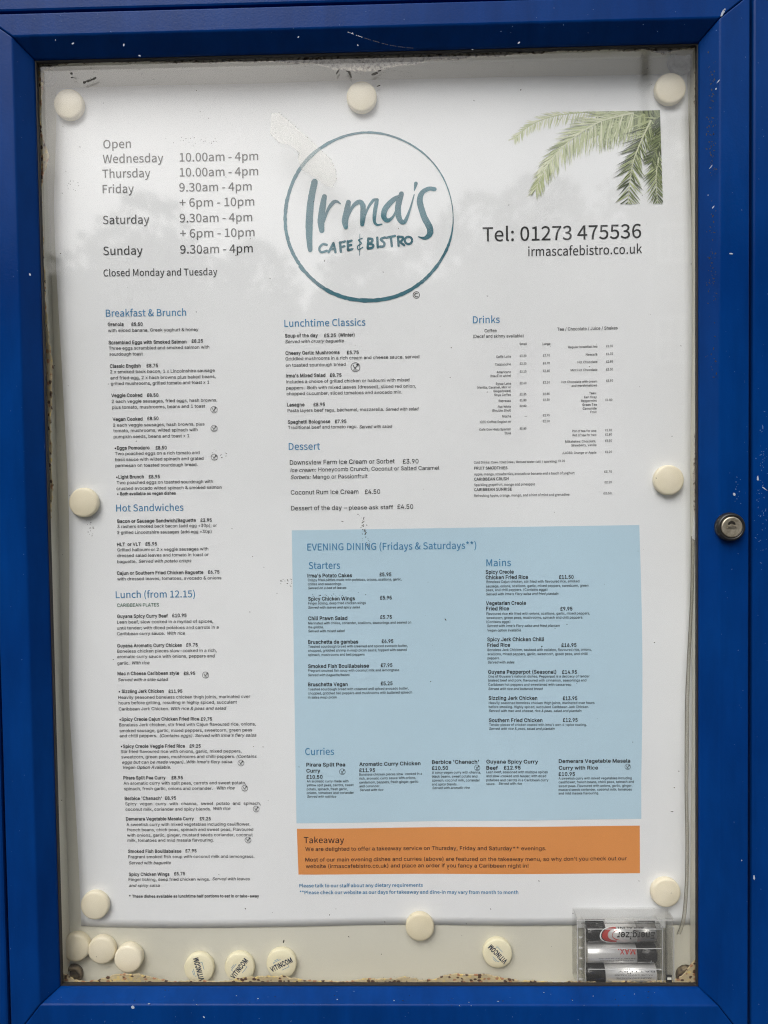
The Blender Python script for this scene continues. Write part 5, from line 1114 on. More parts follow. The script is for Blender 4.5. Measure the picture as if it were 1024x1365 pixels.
S([(690, 400), (650, 418), (608, 462), (597, 505), (618, 527), (652, 498), (686, 410)], [20, 26, 30, 28, 22, 12, 12])
S([(690, 388), (672, 460), (680, 520), (706, 534), (732, 478), (757, 392)], [26, 32, 28, 22, 12, 5])
S([(766, 334), (758, 370)], [20, 6])
S([(864, 364), (832, 362), (797, 385), (787, 430), (808, 505), (838, 565), (838, 600), (812, 620), (778, 612)], [22, 22, 26, 32, 33, 34, 30, 18, 4])
wordmark = lg.build('logo_lettering', menu)
lg = MB()
K = 12.5
def L(*pp, w=K): S(pp, [w]*len(pp), 0.06, 4)
L((298, 655), (276, 652), (259, 674), (268, 694), (299, 686)); L((333, 646), (320, 672), (308, 694)); L((333, 646), (340, 672), (344, 694)); L((322, 678), (342, 676))
L((368, 642), (372, 692)); L((366, 645), (394, 637)); L((370, 668), (391, 662)); L((408, 636), (410, 684)); L((408, 640), (428, 633)); L((408, 660), (426, 656)); L((410, 684), (431, 678))
L((472, 598), (471, 655), (470, 710), w=3.5); L((484, 621), (464, 630), (480, 647), (460, 662), (464, 680), (487, 668), w=6)
L((516, 622), (513, 672)); L((516, 622), (538, 626), (532, 642), (517, 648), (542, 655), (536, 670), (513, 674)); L((563, 617), (566, 668))
L((604, 616), (581, 626), (600, 645), (597, 662), (577, 664)); L((610, 618), (656, 608)); L((634, 613), (640, 662)); L((672, 612), (675, 660)); L((672, 612), (699, 616), (690, 635), (676, 640)); L((680, 638), (704, 657))
S(ringpts(727, 632, 19, 14), [12]*15, 0.05, 2, False)
lg.build('logo_strapline', menu)
lg = MB(); v, tr, wd = layout('M', '©')
v = v-v.mean(0); v /= np.abs(v).max(); cx, cz = px(555, 393.6, PY); v = v*4.8*U + np.array([cx, cz]); flat(lg, v, tr, INK, 0.00022)
lg.build('copyright_mark', menu)

# palm photograph printed in the top right corner
GREENS = [mat('palm_print_'+nm, cc, 0.55, 0.3) for nm, cc in (('dark', (0.085, 0.105, 0.055)), ('mid', (0.18, 0.22, 0.105)), ('olive', (0.26, 0.30, 0.15)), ('light', (0.46, 0.51, 0.28)), ('pale', (0.65, 0.67, 0.48)))]
pm = MB(); _lay = [0]
def clip(poly):
    def cut(pl, f, ip):
        out = []
        for i in range(len(pl)):
            a, b = pl[i-1], pl[i]
            fa, fb = f(a), f(b)
            if (fa >= 0) != (fb >= 0): out.append(ip(a, b, fa/(fa-fb)))
            if fb >= 0: out.append(b)
        return out
    ip = lambda a, b, t: (a[0]+(b[0]-a[0])*t, a[1]+(b[1]-a[1])*t)
    for f in (lambda p: p[1]-(149.5-(p[0]-705)*0.017), lambda p: (880+(p[1]-147)*0.022)-p[0], lambda p: 272.5-p[1]):
        poly = cut(poly, f, ip)
        if len(poly) < 3: return []
    return poly
def leaf(x, y, ang, ln, wd, g):
    dx, dy = math.cos(ang), math.sin(ang); nx, ny = -dy, dx; b = random.uniform(-0.12, 0.12)*ln
    pl = clip([(x-nx*wd*0.4, y-ny*wd*0.4), (x+dx*ln*0.45-nx*wd*0.5+nx*b*0.5, y+dy*ln*0.45-ny*wd*0.5+ny*b*0.5), (x+dx*ln+nx*b, y+dy*ln+ny*b), (x+dx*ln*0.45+nx*wd*0.5+nx*b*0.5, y+dy*ln*0.45+ny*wd*0.5+ny*b*0.5), (x+nx*wd*0.4, y+ny*wd*0.4)])
    if pl:
        _lay[0] += 1
        flat(pm, [px(a, c3, PY-0.001) for a, c3 in pl], [tuple(range(len(pl)))], GREENS[g], 0.00012+_lay[0]*2.5e-7)
def frond(pts, n, l0, l1, spread, pal, rib=1.6, ribg=3, droop=0.0, wd=1.7, sides=(-1, 1)):
    pp = smoothpts(pts, 12); m_ = len(pp)
    for k in range(n):
        t = (k+random.random()*0.7)/n; i = min(int(t*(m_-1)), m_-2); (x, y), (x2, y2) = pp[i], pp[i+1]
        a = math.atan2(y2-y, x2-x); ln = (l0+(l1-l0)*t)*random.uniform(0.75, 1.1)
        for sgn in sides:
            an = a+sgn*(spread+random.uniform(-0.16, 0.16))
            an = an+droop*math.sin(math.pi/2-an)
            leaf(x, y, an, ln, wd*random.uniform(0.7, 1.25), random.choice(pal))
    for i in range(m_-1):
        (x, y), (x2, y2) = pp[i], pp[i+1]
        r = rib*(1-0.7*i/m_); d = math.hypot(x2-x, y2-y) or 1; nx, ny = -(y2-y)/d*r/2, (x2-x)/d*r/2
        pl = clip([(x+nx, y+ny), (x2+nx, y2+ny), (x2-nx, y2-ny), (x-nx, y-ny)])
        if pl:
            _lay[0] += 1; flat(pm, [px(a2, c3, PY-0.001) for a2, c3 in pl], [tuple(range(len(pl)))], GREENS[ribg], 0.00013+_lay[0]*2.5e-7)
for _ in range(150): leaf(random.uniform(800, 884), random.uniform(140, 160), random.uniform(1.1, 2.3), random.uniform(16, 36)*(0.6 if _ % 3 else 1), random.uniform(3, 6), random.choice([1, 2, 2, 1, 0]))
frond([(825, 146), (780, 149), (738, 155), (708, 167), (685, 186)], 70, 26, 11, 0.9, [3, 3, 4, 4, 4], droop=0.5, wd=1.5)
frond([(882, 158), (860, 156), (830, 152), (800, 150)], 80, 40, 30, 1.2, [0, 1, 1, 2, 2], droop=0.6, wd=2.0)
frond([(860, 152), (838, 160), (815, 170), (798, 180)], 60, 34, 26, 1.0, [1, 2, 2, 3, 3], droop=0.6, wd=1.7)
frond([(845, 150), (805, 160), (775, 176), (746, 200), (727, 225), (714, 252)], 150, 50, 18, 0.8, [2, 3, 3, 3, 4, 4], rib=1.9, ribg=4, droop=0.55, wd=1.5)
frond([(868, 160), (853, 192), (842, 225), (836, 280)], 60, 34, 24, 0.72, [0, 0, 1, 1, 2, 3, 3], rib=2.2, ribg=4, wd=1.5)
frond([(886, 172), (878, 210), (874, 240), (877, 285)], 56, 28, 22, 0.66, [0, 1, 1, 2, 3], rib=2.0, ribg=4, wd=1.5)
frond([(886, 150), (881, 185), (868, 215)], 50, 28, 16, 0.7, [0, 0, 1, 2], rib=1.2, ribg=2, wd=1.6)
pm.build('palm_picture', menu)

# ------------------------------------------------------------------ magnets
def magnet(x, y, rp, label, tall=0.0058, group='plain cream magnets'):
    zc = PY-lift(*px(x, y, PY)) if y < 1250 else 0.0243
    r = rp*U*0.985; q = px(x, y, zc-tall)
    mb = MB()
    pr = [(r*0.96, 0.0), (r, -0.0012), (r, -tall*0.55), (r*0.985, -tall*0.70), (r*0.945, -tall*0.82)]
    for k in range(1, 8):
        t = k/8; pr.append((r*0.945*(1-t), -tall*(0.82+0.18*(1-(1-t)**2))))
    mb.lathe(pr, (0, 0, 0), 'y', CREAM, 48)
    o = fixn(mb.build('round_magnet', None, (q[0], zc, q[1])))
    o.rotation_euler = (random.uniform(-0.03, 0.03), random.uniform(0, 6), 0)
    return tag(o, label, 'magnet', group)
magnet(90, 137, 20.3, 'plain cream magnet on the top left corner of the poster, above the opening hours')
magnet(482, 127, 20.3, 'plain cream magnet at the middle of the poster top edge, above the round logo')
magnet(895, 116, 20.6, 'plain cream magnet on the top right corner of the poster, above the palm picture')
magnet(110, 670, 20.4, 'scuffed cream magnet on the left edge of the poster, beside the Hot Sandwiches heading')
magnet(893, 640, 20.4, 'plain cream magnet on the right edge of the poster, level with the smoothie prices')
magnet(125, 1209, 20.0, 'plain cream magnet on the bottom left corner of the poster, above three loose magnets')
magnet(889, 1192, 20.3, 'plain cream magnet on the bottom right corner of the poster, just above the battery pack')
magnet(560, 1238, 19.8, 'plain cream magnet half over the bottom edge of the poster, below the footnote')
magnet(99, 1266, 19.6, 'loose cream magnet touching the frame, leftmost of three close together under the poster', 0.0075)
magnet(134, 1269, 19.6, 'loose cream magnet with nicks in its rim, middle of three close together', 0.0065)
magnet(169.5, 1281, 19.8, 'loose cream magnet lowest of three close together, nearest the printed magnets', 0.0080)
PRB = mat('pale_blue_line', (0.10, 0.28, 0.45), 0.5)
CREAM2 = mat('ivory_plastic', (0.80, 0.74, 0.53), 0.32, 0.5); mottle(CREAM2, (0.78, 0.72, 0.50), (0.82, 0.76, 0.56), 50.0, bump=0.03, bscale=600.0)
def printed(x, y, rp, ang, label):
    tall = 0.0050; zc = 0.0243; r = rp*U*0.985; q = px(x, y, zc-tall); mb = MB()
    mb.lathe([(r*0.97, 0), (r, -0.001), (r, -tall*0.78), (r*0.97, -tall*0.93), (r*0.93, -tall), (r*0.5, -tall*1.015)], (0, 0, 0), 'y', CREAM2, 48)
    o = fixn(mb.build('printed_magnet', None, (q[0], zc, q[1])))
    t = MB(); v, tr, wd = layout('X', 'VITINCOM'); h = r*0.33; W = r*1.58
    v = v.copy(); v[:, 0] = (v[:, 0]/wd-0.5)*W; v[:, 1] = (v[:, 1]-0.5)*h
    ca, sa = math.cos(ang), math.sin(ang); yt = -tall*1.02-0.00012
    def rot(pp): return [(a*ca-b*sa, yt, a*sa+b*ca) for a, b in pp]
    t.add(rot(v), tr, NAVY)
    l = 0.00022
    for (a0, b0, a1, b1) in ((-0.42, 0.33, 0.12, 0.36), (-0.42, 0.33, -0.39, 0.23), (-0.12, -0.36, 0.42, -0.33), (0.39, -0.33, 0.42, -0.23), (-0.3, 0.42, 0.0, 0.45)):
        t.add(rot([(a0*r, b0*r), (max(a1, a0+0.03)*r, b0*r), (max(a1, a0+0.03)*r, b1*r), (a0*r, b1*r)]), [(0, 1, 2, 3)], PRB)
    t.build('printed_lettering', o)
    return tag(o, label, 'magnet', 'magnets printed with a blue word')
printed(265, 1292, 21.0, math.radians(104), 'printed cream magnet touching the bottom frame, its word running almost straight up')
printed(319, 1291, 21.0, math.radians(52), 'printed cream magnet between two others, its word sloping steeply up')
printed(375, 1286, 21.0, math.radians(26), 'printed cream magnet last of three in a row, its word tilted gently up')
printed(663.5, 1272, 20.4, math.radians(134), 'printed cream magnet alone near the battery pack, its word upside down')

# ------------------------------------------------------------------ battery pack and batteries
CLR = clear('clear_plastic', (0.985, 0.985, 0.98), 0.05, 0.03, 0.02, (0.8, 0.8, 0.8))
CLRE = clear('clear_plastic_edge', (0.965, 0.965, 0.96), 0.05, 0.05, 0.05, (0.85, 0.85, 0.84))
GLINT = clear('clear_plastic_highlight', (0.9, 0.9, 0.9), 0.10, 0.08, 0.45, (0.80, 0.80, 0.79)); RIMD = clear('clear_plastic_shadow_line', (0.55, 0.55, 0.54), 0.12, 0.05, 0.25, (0.12, 0.12, 0.12))
bx0, bz1 = px(768, 1222, 0.011); bx1, bz0 = px(897, 1313.5, 0.011)
pack = tag(empty('battery_pack', ((bx0+bx1)/2, 0.018, bz0)), 'clear plastic battery box standing in the bottom right corner of the case', 'battery pack')
off = Vector(pack.location)
def pbuild(mb, name):
    o = mb.build(name, pack); o.matrix_parent_inverse = Matrix.Translation(-off); return o
c = MB(); c.box((bx0, 0.0236, bz0), (bx1, 0.0242, bz1), CLR); pbuild(c, 'back_sheet')
c = MB(); t = 0.0013; yf = 0.0092
c.box((bx0, yf, bz1-t), (bx1, 0.0235, bz1), CLRE); c.box((bx0, yf, bz0+0.0002), (bx0+t, 0.0235, bz1-t-0.0001), CLRE)
c.box((bx1-t, yf, bz0+0.0002), (bx1, 0.0235, bz1-t-0.0001), CLRE)
ixl, _ = px(781, 1270, 0.011); ixr, _ = px(880, 1270, 0.011)
c.box((ixl-t*0.6, yf+0.001, bz0+0.0002), (ixl, 0.0235, bz1-0.006), CLRE); c.box((ixr, yf+0.001, bz0+0.0002), (ixr+t*0.6, 0.0235, bz1-0.006), CLRE)
c.box((ixr+0.0045, yf+0.001, bz0+0.0002), (ixr+0.0045+t*0.5, 0.0225, bz1-0.012), CLRE)
for zz in (1263.5, 1291.5):
    z_ = px(800, zz, 0.011)[1]; c.box((ixl+0.0001, yf+0.006, z_-0.0003), (ixr-0.0001, 0.0235, z_+0.0003), CLRE)
o = pbuild(c, 'moulded_ribs'); bevel(o, 0.0004, 2)
c = MB(); c.box((bx0+0.0005, yf-0.0009, bz0+0.0002), (bx1-0.0005, yf-0.0002, bz1-0.0003), CLR); o = pbuild(c, 'front_sheet'); bevel(o, 0.0003, 2)
c = MB(); e = 0.0004; yy0, yy1 = yf-0.0016, yf-0.0010  # thin bars: highlights and dark lines of the plastic edges put in as colour
c.box((bx0, yy0, bz1-0.0011), (bx1, yy1, bz1-0.0011+e), GLINT); c.box((bx0+0.003, yy0, bz1-0.0031), (bx1-0.010, yy1, bz1-0.0031+e*0.7), RIMD)
c.box((bx0, yy0, bz0+0.0004), (bx0+e*1.4, yy1, bz1-0.0012), GLINT); c.box((bx1-e*1.4, yy0, bz0+0.0004), (bx1, yy1, bz1-0.006), GLINT)
c.box((ixl-0.0012, yy0, bz0+0.0004), (ixl-0.0012+e, yy1, bz1-0.007), GLINT); c.box((ixl, yy0, bz0+0.0004), (ixl+e*0.7, yy1, bz1-0.007), RIMD)
c.box((ixr+0.0006, yy0, bz0+0.0004), (ixr+0.0006+e, yy1, bz1-0.005), GLINT); c.box((ixr+0.0030, yy0, bz0+0.006), (ixr+0.0030+e*0.7, yy1, bz1-0.005), RIMD)
for zz in (1237.5, 1263.5, 1291): 
    z_ = px(830, zz, yf)[1]; c.box((ixl+0.0006, yy0, z_), (ixr, yy1, z_+e*0.7), GLINT)
c.box((ixr+0.0032, yf-0.0016, bz0+0.003), (ixr+0.0072, yf-0.0010, bz0+0.0095), RIMD); c.box((ixr+0.0040, yf-0.0018, bz0+0.0062), (ixr+0.0068, yf-0.00165, bz0+0.0078), mat('white_tab', (0.75, 0.73, 0.66), 0.4))
for t_ in np.linspace(0, 1, 5): c.box((bx0+0.0012, yy0, bz0+0.006+t_*0.030), (bx0+0.0036, yy1, bz0+0.0068+t_*0.030), GLINT)
pbuild(c, 'moulded_edge_highlights')
c = MB(); c.box((ixl+0.0005, 0.02335, bz0+0.0003), (ixr-0.0002, 0.02355, px(830, 1238, 0.02)[1]), mat('gap_shade_sheet', (0.04, 0.04, 0.042), 0.6)); pbuild(c, 'gap_shade_sheet')  # dark sheet added to paint the shade in the gaps between batteries
# upper strip of the insert card
CARD = mat('silver_card', (0.66, 0.66, 0.65), 0.35, 0.5, 0.05); RED = mat('red_print', (0.42, 0.02, 0.015), 0.4); DGREY = mat('dark_print', (0.05, 0.05, 0.05), 0.4)
cz0 = px(800, 1236.5, 0.02)[1]; cz1 = px(800, 1224.5, 0.02)[1]
c = MB(); c.box((bx0+0.0022, 0.0195, cz0), (bx1-0.0022, 0.0200, cz1), CARD); card = pbuild(c, 'insert_card')
c = MB(); a0 = px(781, 1231, 0.0225); a1 = px(806, 1226, 0.0225)
a0 = px(780, 1232, 0.0195); a1 = px(806.5, 1225.5, 0.0195); c.box((a0[0], 0.0192, a0[1]), (a1[0], 0.01945, a1[1]), DGREY)
a0 = px(850, 1232, 0.0195); a1 = px(873, 1226.5, 0.0195); c.box((a0[0], 0.0192, a0[1]), (a1[0], 0.01945, a1[1]), DGREY)
v, tr, wd = layout('B', 'MAX.', 0.15); pc = px(830, 1229.5, 0.022); v = v.copy(); v[:, 0] = v[:, 0]/wd-0.5; v[:, 1] -= 0.5
v = -v; v[:, 0] = pc[0]+v[:, 0]*19*U; v[:, 1] = pc[1]+v[:, 1]*4.6*U
c.add([(a, 0.0191, b) for a, b in v], tr, RED); pbuild(c, 'card_print')

BLK = mat('black_label', (0.014, 0.013, 0.013), 0.22, 0.5); SIL = mat('silver_label', (0.84, 0.83, 0.82), 0.26, 0.6, 0.5); GUN = mat('dark_silver_label', (0.30, 0.295, 0.29), 0.25, 0.6, 0.7); STEEL = mat('steel_cap', (0.55, 0.54, 0.52), 0.25, 0.5, 1.0)
WHT = mat('white_print', (0.75, 0.75, 0.75), 0.4)
def battery(yrow, split, left_dark, label, decor):
    rb = 0.0068; yb = 0.0164; zc = px(830, yrow, yb-rb)[1]
    xl = px(783.5, yrow, yb-rb)[0]; xr = px(877, yrow, yb-rb)[0]; ln = xr-xl
    o_ = tag(empty('battery', ((xl+xr)/2, yb, zc)), label, 'battery', 'batteries in the clear pack')
    def bd(mb, name, par=o_): return fixn(mb.build(name, par))
    xs = -ln/2+split*ln
    ml, mr_ = (BLK, SIL) if left_dark else (SIL, BLK)
    mb = MB(); mb.lathe([(rb*0.7, -ln/2), (rb*0.95, -ln/2+0.0002), (rb, -ln/2+0.0008), (rb, xs)], (0, 0, 0), 'x', ml, 40)
    if decor is d1: mb.lathe([(rb, xs), (rb, ln*0.21)], (0, 0, 0), 'x', SIL, 40); xs = ln*0.21; mr_ = GUN
    mb.lathe([(rb, xs), (rb, ln/2-0.0008), (rb*0.95, ln/2-0.0002), (rb*0.7, ln/2)], (0, 0, 0), 'x', mr_, 40); bd(mb, 'label_sleeve')
    mb = MB()
    e = 1 if not left_dark else -1
    mb.lathe([(0.0026, ln/2*e), (0.0027, (ln/2+0.0008)*e), (0.0024, (ln/2+0.0012)*e)], (0, 0, 0), 'x', STEEL, 24); bd(mb, 'terminal')
    dec = MB()
    def wrap(pts, tris, mm, up=0.00012):   # pts: x from -1..1 along, height angle in metres round the sleeve
        vs = []
        for (a, h) in pts:
            th = h/rb; vs.append((a, -(rb+up)*math.cos(th), (rb+up)*math.sin(th)))
        dec.add(vs, tris, mm)
    def word(s, xc, hc, wdt, cap, mm, font='B', sh=0.15, up=0.00012):
        v, tr, wd = layout(font, s, sh); v = v.copy(); v[:, 0] = (v[:, 0]/wd-0.5)*wdt; v[:, 1] = (v[:, 1]-0.5)*cap
        v = -v; v[:, 0] += xc; v[:, 1] += hc; wrap(v, tr, mm, up)
    decor(word, wrap, ln); dec.build('label_print', o_)
    return o_
def d1(word, wrap, ln):
    word('Energizer', 0.0095, 0.0012, 0.027, 0.0042, BLK)
    # grey far part and red swoosh
    n = 14
    pts = []
    for k in range(n+1):
        t = k/n; a = math.pi*(0.5+t); pts += [(-0.004+0.0105*math.cos(a), 0.0010+0.0058*math.sin(a)), (-0.004+0.0065*math.cos(a), 0.0014+0.0040*math.sin(a))]
    wrap(pts, [(2*k, 2*k+2, 2*k+3, 2*k+1) for k in range(n)], RED)
    pts = []
    for k in range(n+1):
        t = k/n; a = math.pi*(0.5+t); pts += [(-0.004+0.0122*math.cos(a), 0.0008+0.0066*math.sin(a)), (-0.004+0.0112*math.cos(a), 0.0010+0.0062*math.sin(a))]
    wrap(pts, [(2*k, 2*k+2, 2*k+3, 2*k+1) for k in range(n)], WHT)
    wrap([(-0.002+0.0055*math.cos(a), 0.0012+0.0036*math.sin(a)) for a in np.linspace(math.pi*0.5, math.pi*1.5, 12)], [tuple(range(12))], RED)
    word('ALKALINE', 0.006, 0.0060, 0.020, 0.0014, BLK)
def d2(word, wrap, ln):
    word('MAX.', 0.0035, 0.0040, 0.0125, 0.0032, RED)
    for i, wd_ in enumerate((0.026, 0.024, 0.025)): word('AA LR6 1.5V ALKALINE', -0.004, -0.0005-0.0016*i, wd_, 0.0007, INK2, 'R', 0)
    wrap([(0.0185, -0.0042), (0.0221, -0.0042), (0.0221, -0.0037), (0.0185, -0.0037)], [(0, 1, 2, 3)], WHT); wrap([(0.0200, -0.0057), (0.0206, -0.0057), (0.0206, -0.0022), (0.0200, -0.0022)], [(0, 1, 2, 3)], WHT, 0.0002)
def d3(word, wrap, ln):
    word('BATTERY', 0.010, 0.0040, 0.026, 0.0010, INK2, 'R', 0)
    for i, wd_ in enumerate((0.027, 0.025)): word('AA LR6 1.5V ALKALINE', 0.008, 0.0018-0.0020*i, wd_, 0.0008, INK2, 'R', 0)
    wrap([(0.0035, 0.0026), (0.0043, 0.0026), (0.0043, 0.0058), (0.0035, 0.0058)], [(0, 1, 2, 3)], INK); wrap([(0.0052, 0.0026), (0.0060, 0.0026), (0.0060, 0.0058), (0.0052, 0.0058)], [(0, 1, 2, 3)], INK)
battery(1249.5, 0.27, True, 'top battery of three, black with a red swoosh and an upside down word', d1)
battery(1277, 0.71, False, 'middle battery of three, silver with a black right end and plus sign', d2)
battery(1303.5, 0.26, True, 'bottom battery of three, silver with a black left end, resting on the frame', d3)

# ------------------------------------------------------------------ dirt, chips and scratches
DIRT = mat('dark_dirt', (0.05, 0.047, 0.04), 0.8); CHIP = mat('pale_chip', (0.36, 0.41, 0.50), 0.7); GRIME = mat('dark_grime', (0.01, 0.012, 0.02), 0.6); HAIR = mat('pale_scratch', (0.045, 0.11, 0.30), 0.6)
def blob(mb, x, y, r, d, mm, el=1.0, ang=0.0):
    n = random.randint(5, 8); q = []
    for k in range(n):
        a = 2*math.pi*k/n; rr = r*random.uniform(0.55, 1.15); ex, ey = rr*el*math.cos(a), rr*math.sin(a)
        q.append(P(x+ex*math.cos(ang)-ey*math.sin(ang), y+ex*math.sin(ang)+ey*math.cos(ang), d))
    mb.add([(p[0], d, p[2]) for p in q], [tuple(range(n))], mm)
gd = 0.00435
c = MB()
for _ in range(150): blob(c, random.uniform(60, 925), random.uniform(90, 1300), random.uniform(0.25, 0.75), gd, DIRT, random.uniform(1, 2.4), random.uniform(0, 3))
for _ in range(46):
    t = random.random(); blob(c, 482+8*t+random.gauss(0, 2.2), 686+42*t, random.uniform(0.35, 0.9), gd, DIRT, random.uniform(1, 2), random.uniform(0, 3))
for _ in range(22): blob(c, 121+random.gauss(0, 2.2), 703+random.gauss(0, 7), random.uniform(0.3, 0.8), gd, DIRT)
for _ in range(16): blob(c, 383+random.gauss(0, 5), 775+random.gauss(0, 2.5), random.uniform(0.3, 0.8), gd, DIRT, 2, 0.3)
for _ in range(12): blob(c, 295+random.gauss(0, 7), 606+random.gauss(0, 2.5), random.uniform(0.3, 0.7), gd, DIRT, 2)
for _ in range(22): blob(c, 270+random.gauss(0, 30), 188+random.gauss(0, 3), random.uniform(0.25, 0.6), gd, DIRT, 1.6, 0.2)
for _ in range(12): blob(c, 92+random.gauss(0, 5), 247+random.gauss(0, 7), random.uniform(0.3, 0.7), gd, DIRT)
for _ in range(16): blob(c, 430+random.gauss(0, 25), 794+random.gauss(0, 1.5), random.uniform(0.3, 0.7), gd, DIRT, 1.6)
for x, y, r, e, a in ((594, 826, 0.8, 3.4, 1.1), (450, 96, 1.6, 3.2, -1.0), (467, 99, 2.0, 2.6, 1.1), (464, 95, 1.2, 3, 0.2), (500, 98, 2.0, 3.2, -0.4), (506, 94, 1.2, 3, -0.4), (505, 114, 1.4, 3, -0.3),
                      (95, 98, 1.8, 1.4, 0.8), (96, 103, 1.0, 2, 0), (378, 1255, 1.3, 2.2, -1.2), (548, 1221, 0.7, 1, 0), (456, 695, 0.6, 4, 0.2), (896, 1082, 0.7, 3, 0), (905, 1028, 0.7, 2, 0), (740, 838, 0.5, 2, 0)):
    blob(c, x, y, r, gd, DIRT, e, a)
for k in range(9): blob(c, 112+k*1.9, 110-k*0.75, 1.5, gd, DIRT, 1.5, 1.6)
for k in range(34): blob(c, random.uniform(505, 568), 1307+random.gauss(0, 2.2), random.uniform(0.2, 0.5), gd, DIRT)
tag(c.build('dirt_specks', glass), kind='stuff')
TAPEF = clear('old_clear_tape', (0.95, 0.95, 0.94), 0.05, 0.3, 0.07, (0.7, 0.7, 0.68))
c = MB(); tp = [(362, 151), (372, 150), (391, 166), (410, 183), (428, 200), (442, 213), (448, 228), (449, 240), (443, 250), (434, 247), (420, 236), (402, 226), (397, 212), (399, 203), (386, 193), (372, 190), (360, 178)]
q = [P(x, y, 0.0043) for x, y in tp]; n = len(q)
c.add([(p[0], 0.00425, p[2]) for p in q]+[(p[0], 0.00445, p[2]) for p in q], [tuple(range(n)), tuple(range(2*n-1, n-1, -1))]+[(i, (i+1) % n, n+(i+1) % n, n+i) for i in range(n)], TAPEF)
for i in range(n-1):
    if i in (1, 2, 3, 4, 5, 6, 7, 12, 15):
        (x, y), (x2, y2) = tp[i], tp[i+1]
        for k in range(6):
            if random.random() < 0.55: blob(c, x+(x2-x)*k/6, y+(y2-y)*k/6, 0.42, 0.0042, DIRT, 1.6, math.atan2(y2-y, x2-x))
fixn(c.build('tape_scrap', glass))
# paint: pale chips and dark grime on the door and casing
c = MB()
def onface(x, y):
    # the depth of whatever painted face lies there
    X, Zz = px(x, y, BD)
    if OX0 < X < OX1 and OZ0 < Zz < OZ1:
        ax = max(abs(X)-GX, 0); 
        return BD-0.00012
    return CF-0.00012
def bevd(x, y):
    for d in np.linspace(BD, 0, 40):
        X, Zz = px(x, y, d); e = max(abs(X)-GX, (abs(Zz)-GZ)*(BW/0.006 if Zz < 0 else 0.98))
        if e <= BW*(d/BD): return d-0.0004
    return BD-0.00012
for _ in range(30): 
    blob(c, random.uniform(1006, 1024), random.uniform(20, 1350), random.uniform(0.2, 0.5), CF-0.00012, HAIR, random.uniform(1, 3), random.uniform(0, 3))
for _ in range(70): blob(c, random.gauss(1016, 4.5), random.gauss(655, 45), random.uniform(0.25, 0.7), CF-0.00012, HAIR, random.uniform(1, 3), random.uniform(0, 3))
for _ in range(70): blob(c, random.choice((random.uniform(961, 997), random.uniform(14, 34))), random.uniform(60, 1330), random.uniform(0.2, 0.5), BD-0.00012, random.choice((HAIR, HAIR, HAIR)), random.uniform(1, 2.6), random.uniform(0, 3))
for _ in range(40): blob(c, random.uniform(30, 990), random.uniform(10, 44), random.uniform(0.25, 0.6), BD-0.00012, HAIR, random.uniform(1, 2.6), random.uniform(0, 3))
for _ in range(26): blob(c, random.uniform(90, 920), random.uniform(1346, 1364), random.uniform(0.2, 0.55), BD-0.00012, HAIR, random.uniform(1, 2.6), random.uniform(0, 3))
for k in range(12): blob(c, 984.5+random.gauss(0, 2), 636+k*3.2, random.uniform(0.4, 0.9), BD-0.00012, HAIR, 1.5, 1.6)
for x, y, r, e, a, mm in ((963.5, 17, 2.2, 2.4, -1.0, CHIP), (966, 13, 1.2, 2, -1.0, CHIP), (975, 338, 1.3, 2.4, 0, CHIP), (979, 659, 1.6, 1.4, 1.2, CHIP), (989, 1147, 1.0, 1.2, 0, CHIP), (1005.5, 1170, 1.4, 2.6, 1.5, CHIP), (40, 366+0, 1.2, 1.6, 1, CHIP), (1010.5, 638, 1.6, 3.0, 1.4, CHIP), (1019, 651, 0.8, 6, 0.6, CHIP), (1017, 569, 1.0, 4, 1.4, HAIR), (177, 1343, 2.0, 1.3, 1, CHIP), (272, 1356, 1.3, 2, 0.5, CHIP)):
    blob(c, x, y, r, onface(x, y), mm, e, a)
for x, y, r in ((97, 58, 1.4), (165, 60, 1.2), (186, 74, 1.2), (74, 53, 0.7), (470, 44, 0.8), (398, 49, 0.9), (692, 57, 1.2), (630, 66, 0.8), (477, 60, 0.8)): blob(c, x, y, r, bevd(x, y), CHIP, 1.8, random.uniform(0, 3))
for _ in range(60):
    x, y = random.uniform(60, 920), random.uniform(1319, 1341); blob(c, x, y, random.uniform(0.25, 0.8), bevd(x, y), random.choice((CHIP, GRIME, GRIME, HAIR)), random.uniform(1, 3), 0)
for _ in range(170):
    yc = random.choice((100, 130, 165, 185, 215, 300, 340, 370, 395, 480)); x, y = random.gauss(950, 4.0), random.gauss(yc, 14)
    if 936 < x < 957: blob(c, x, y, random.uniform(0.3, 1.1), bevd(x, y), GRIME, random.uniform(1, 2.4), random.uniform(0, 3))
for x, y, r, e in ((958, 108, 0.8, 5), (955, 118, 1.2, 1.5), (948, 222, 0.6, 6), (951, 276, 1.0, 2.4), (944, 260, 0.8, 1)): blob(c, x, y, r, bevd(x, y), CHIP, e, -0.9)
for k in range(40):
    t = k/39; x = 462+t*88; y = 42+22*math.sin(t*1.45); 
    if k % 5: blob(c, x, y, 0.55, bevd(x, y), GRIME if t > 0.25 else CHIP, 2.0, 0.3)
tag(c.build('paint_chips', case), kind='stuff')

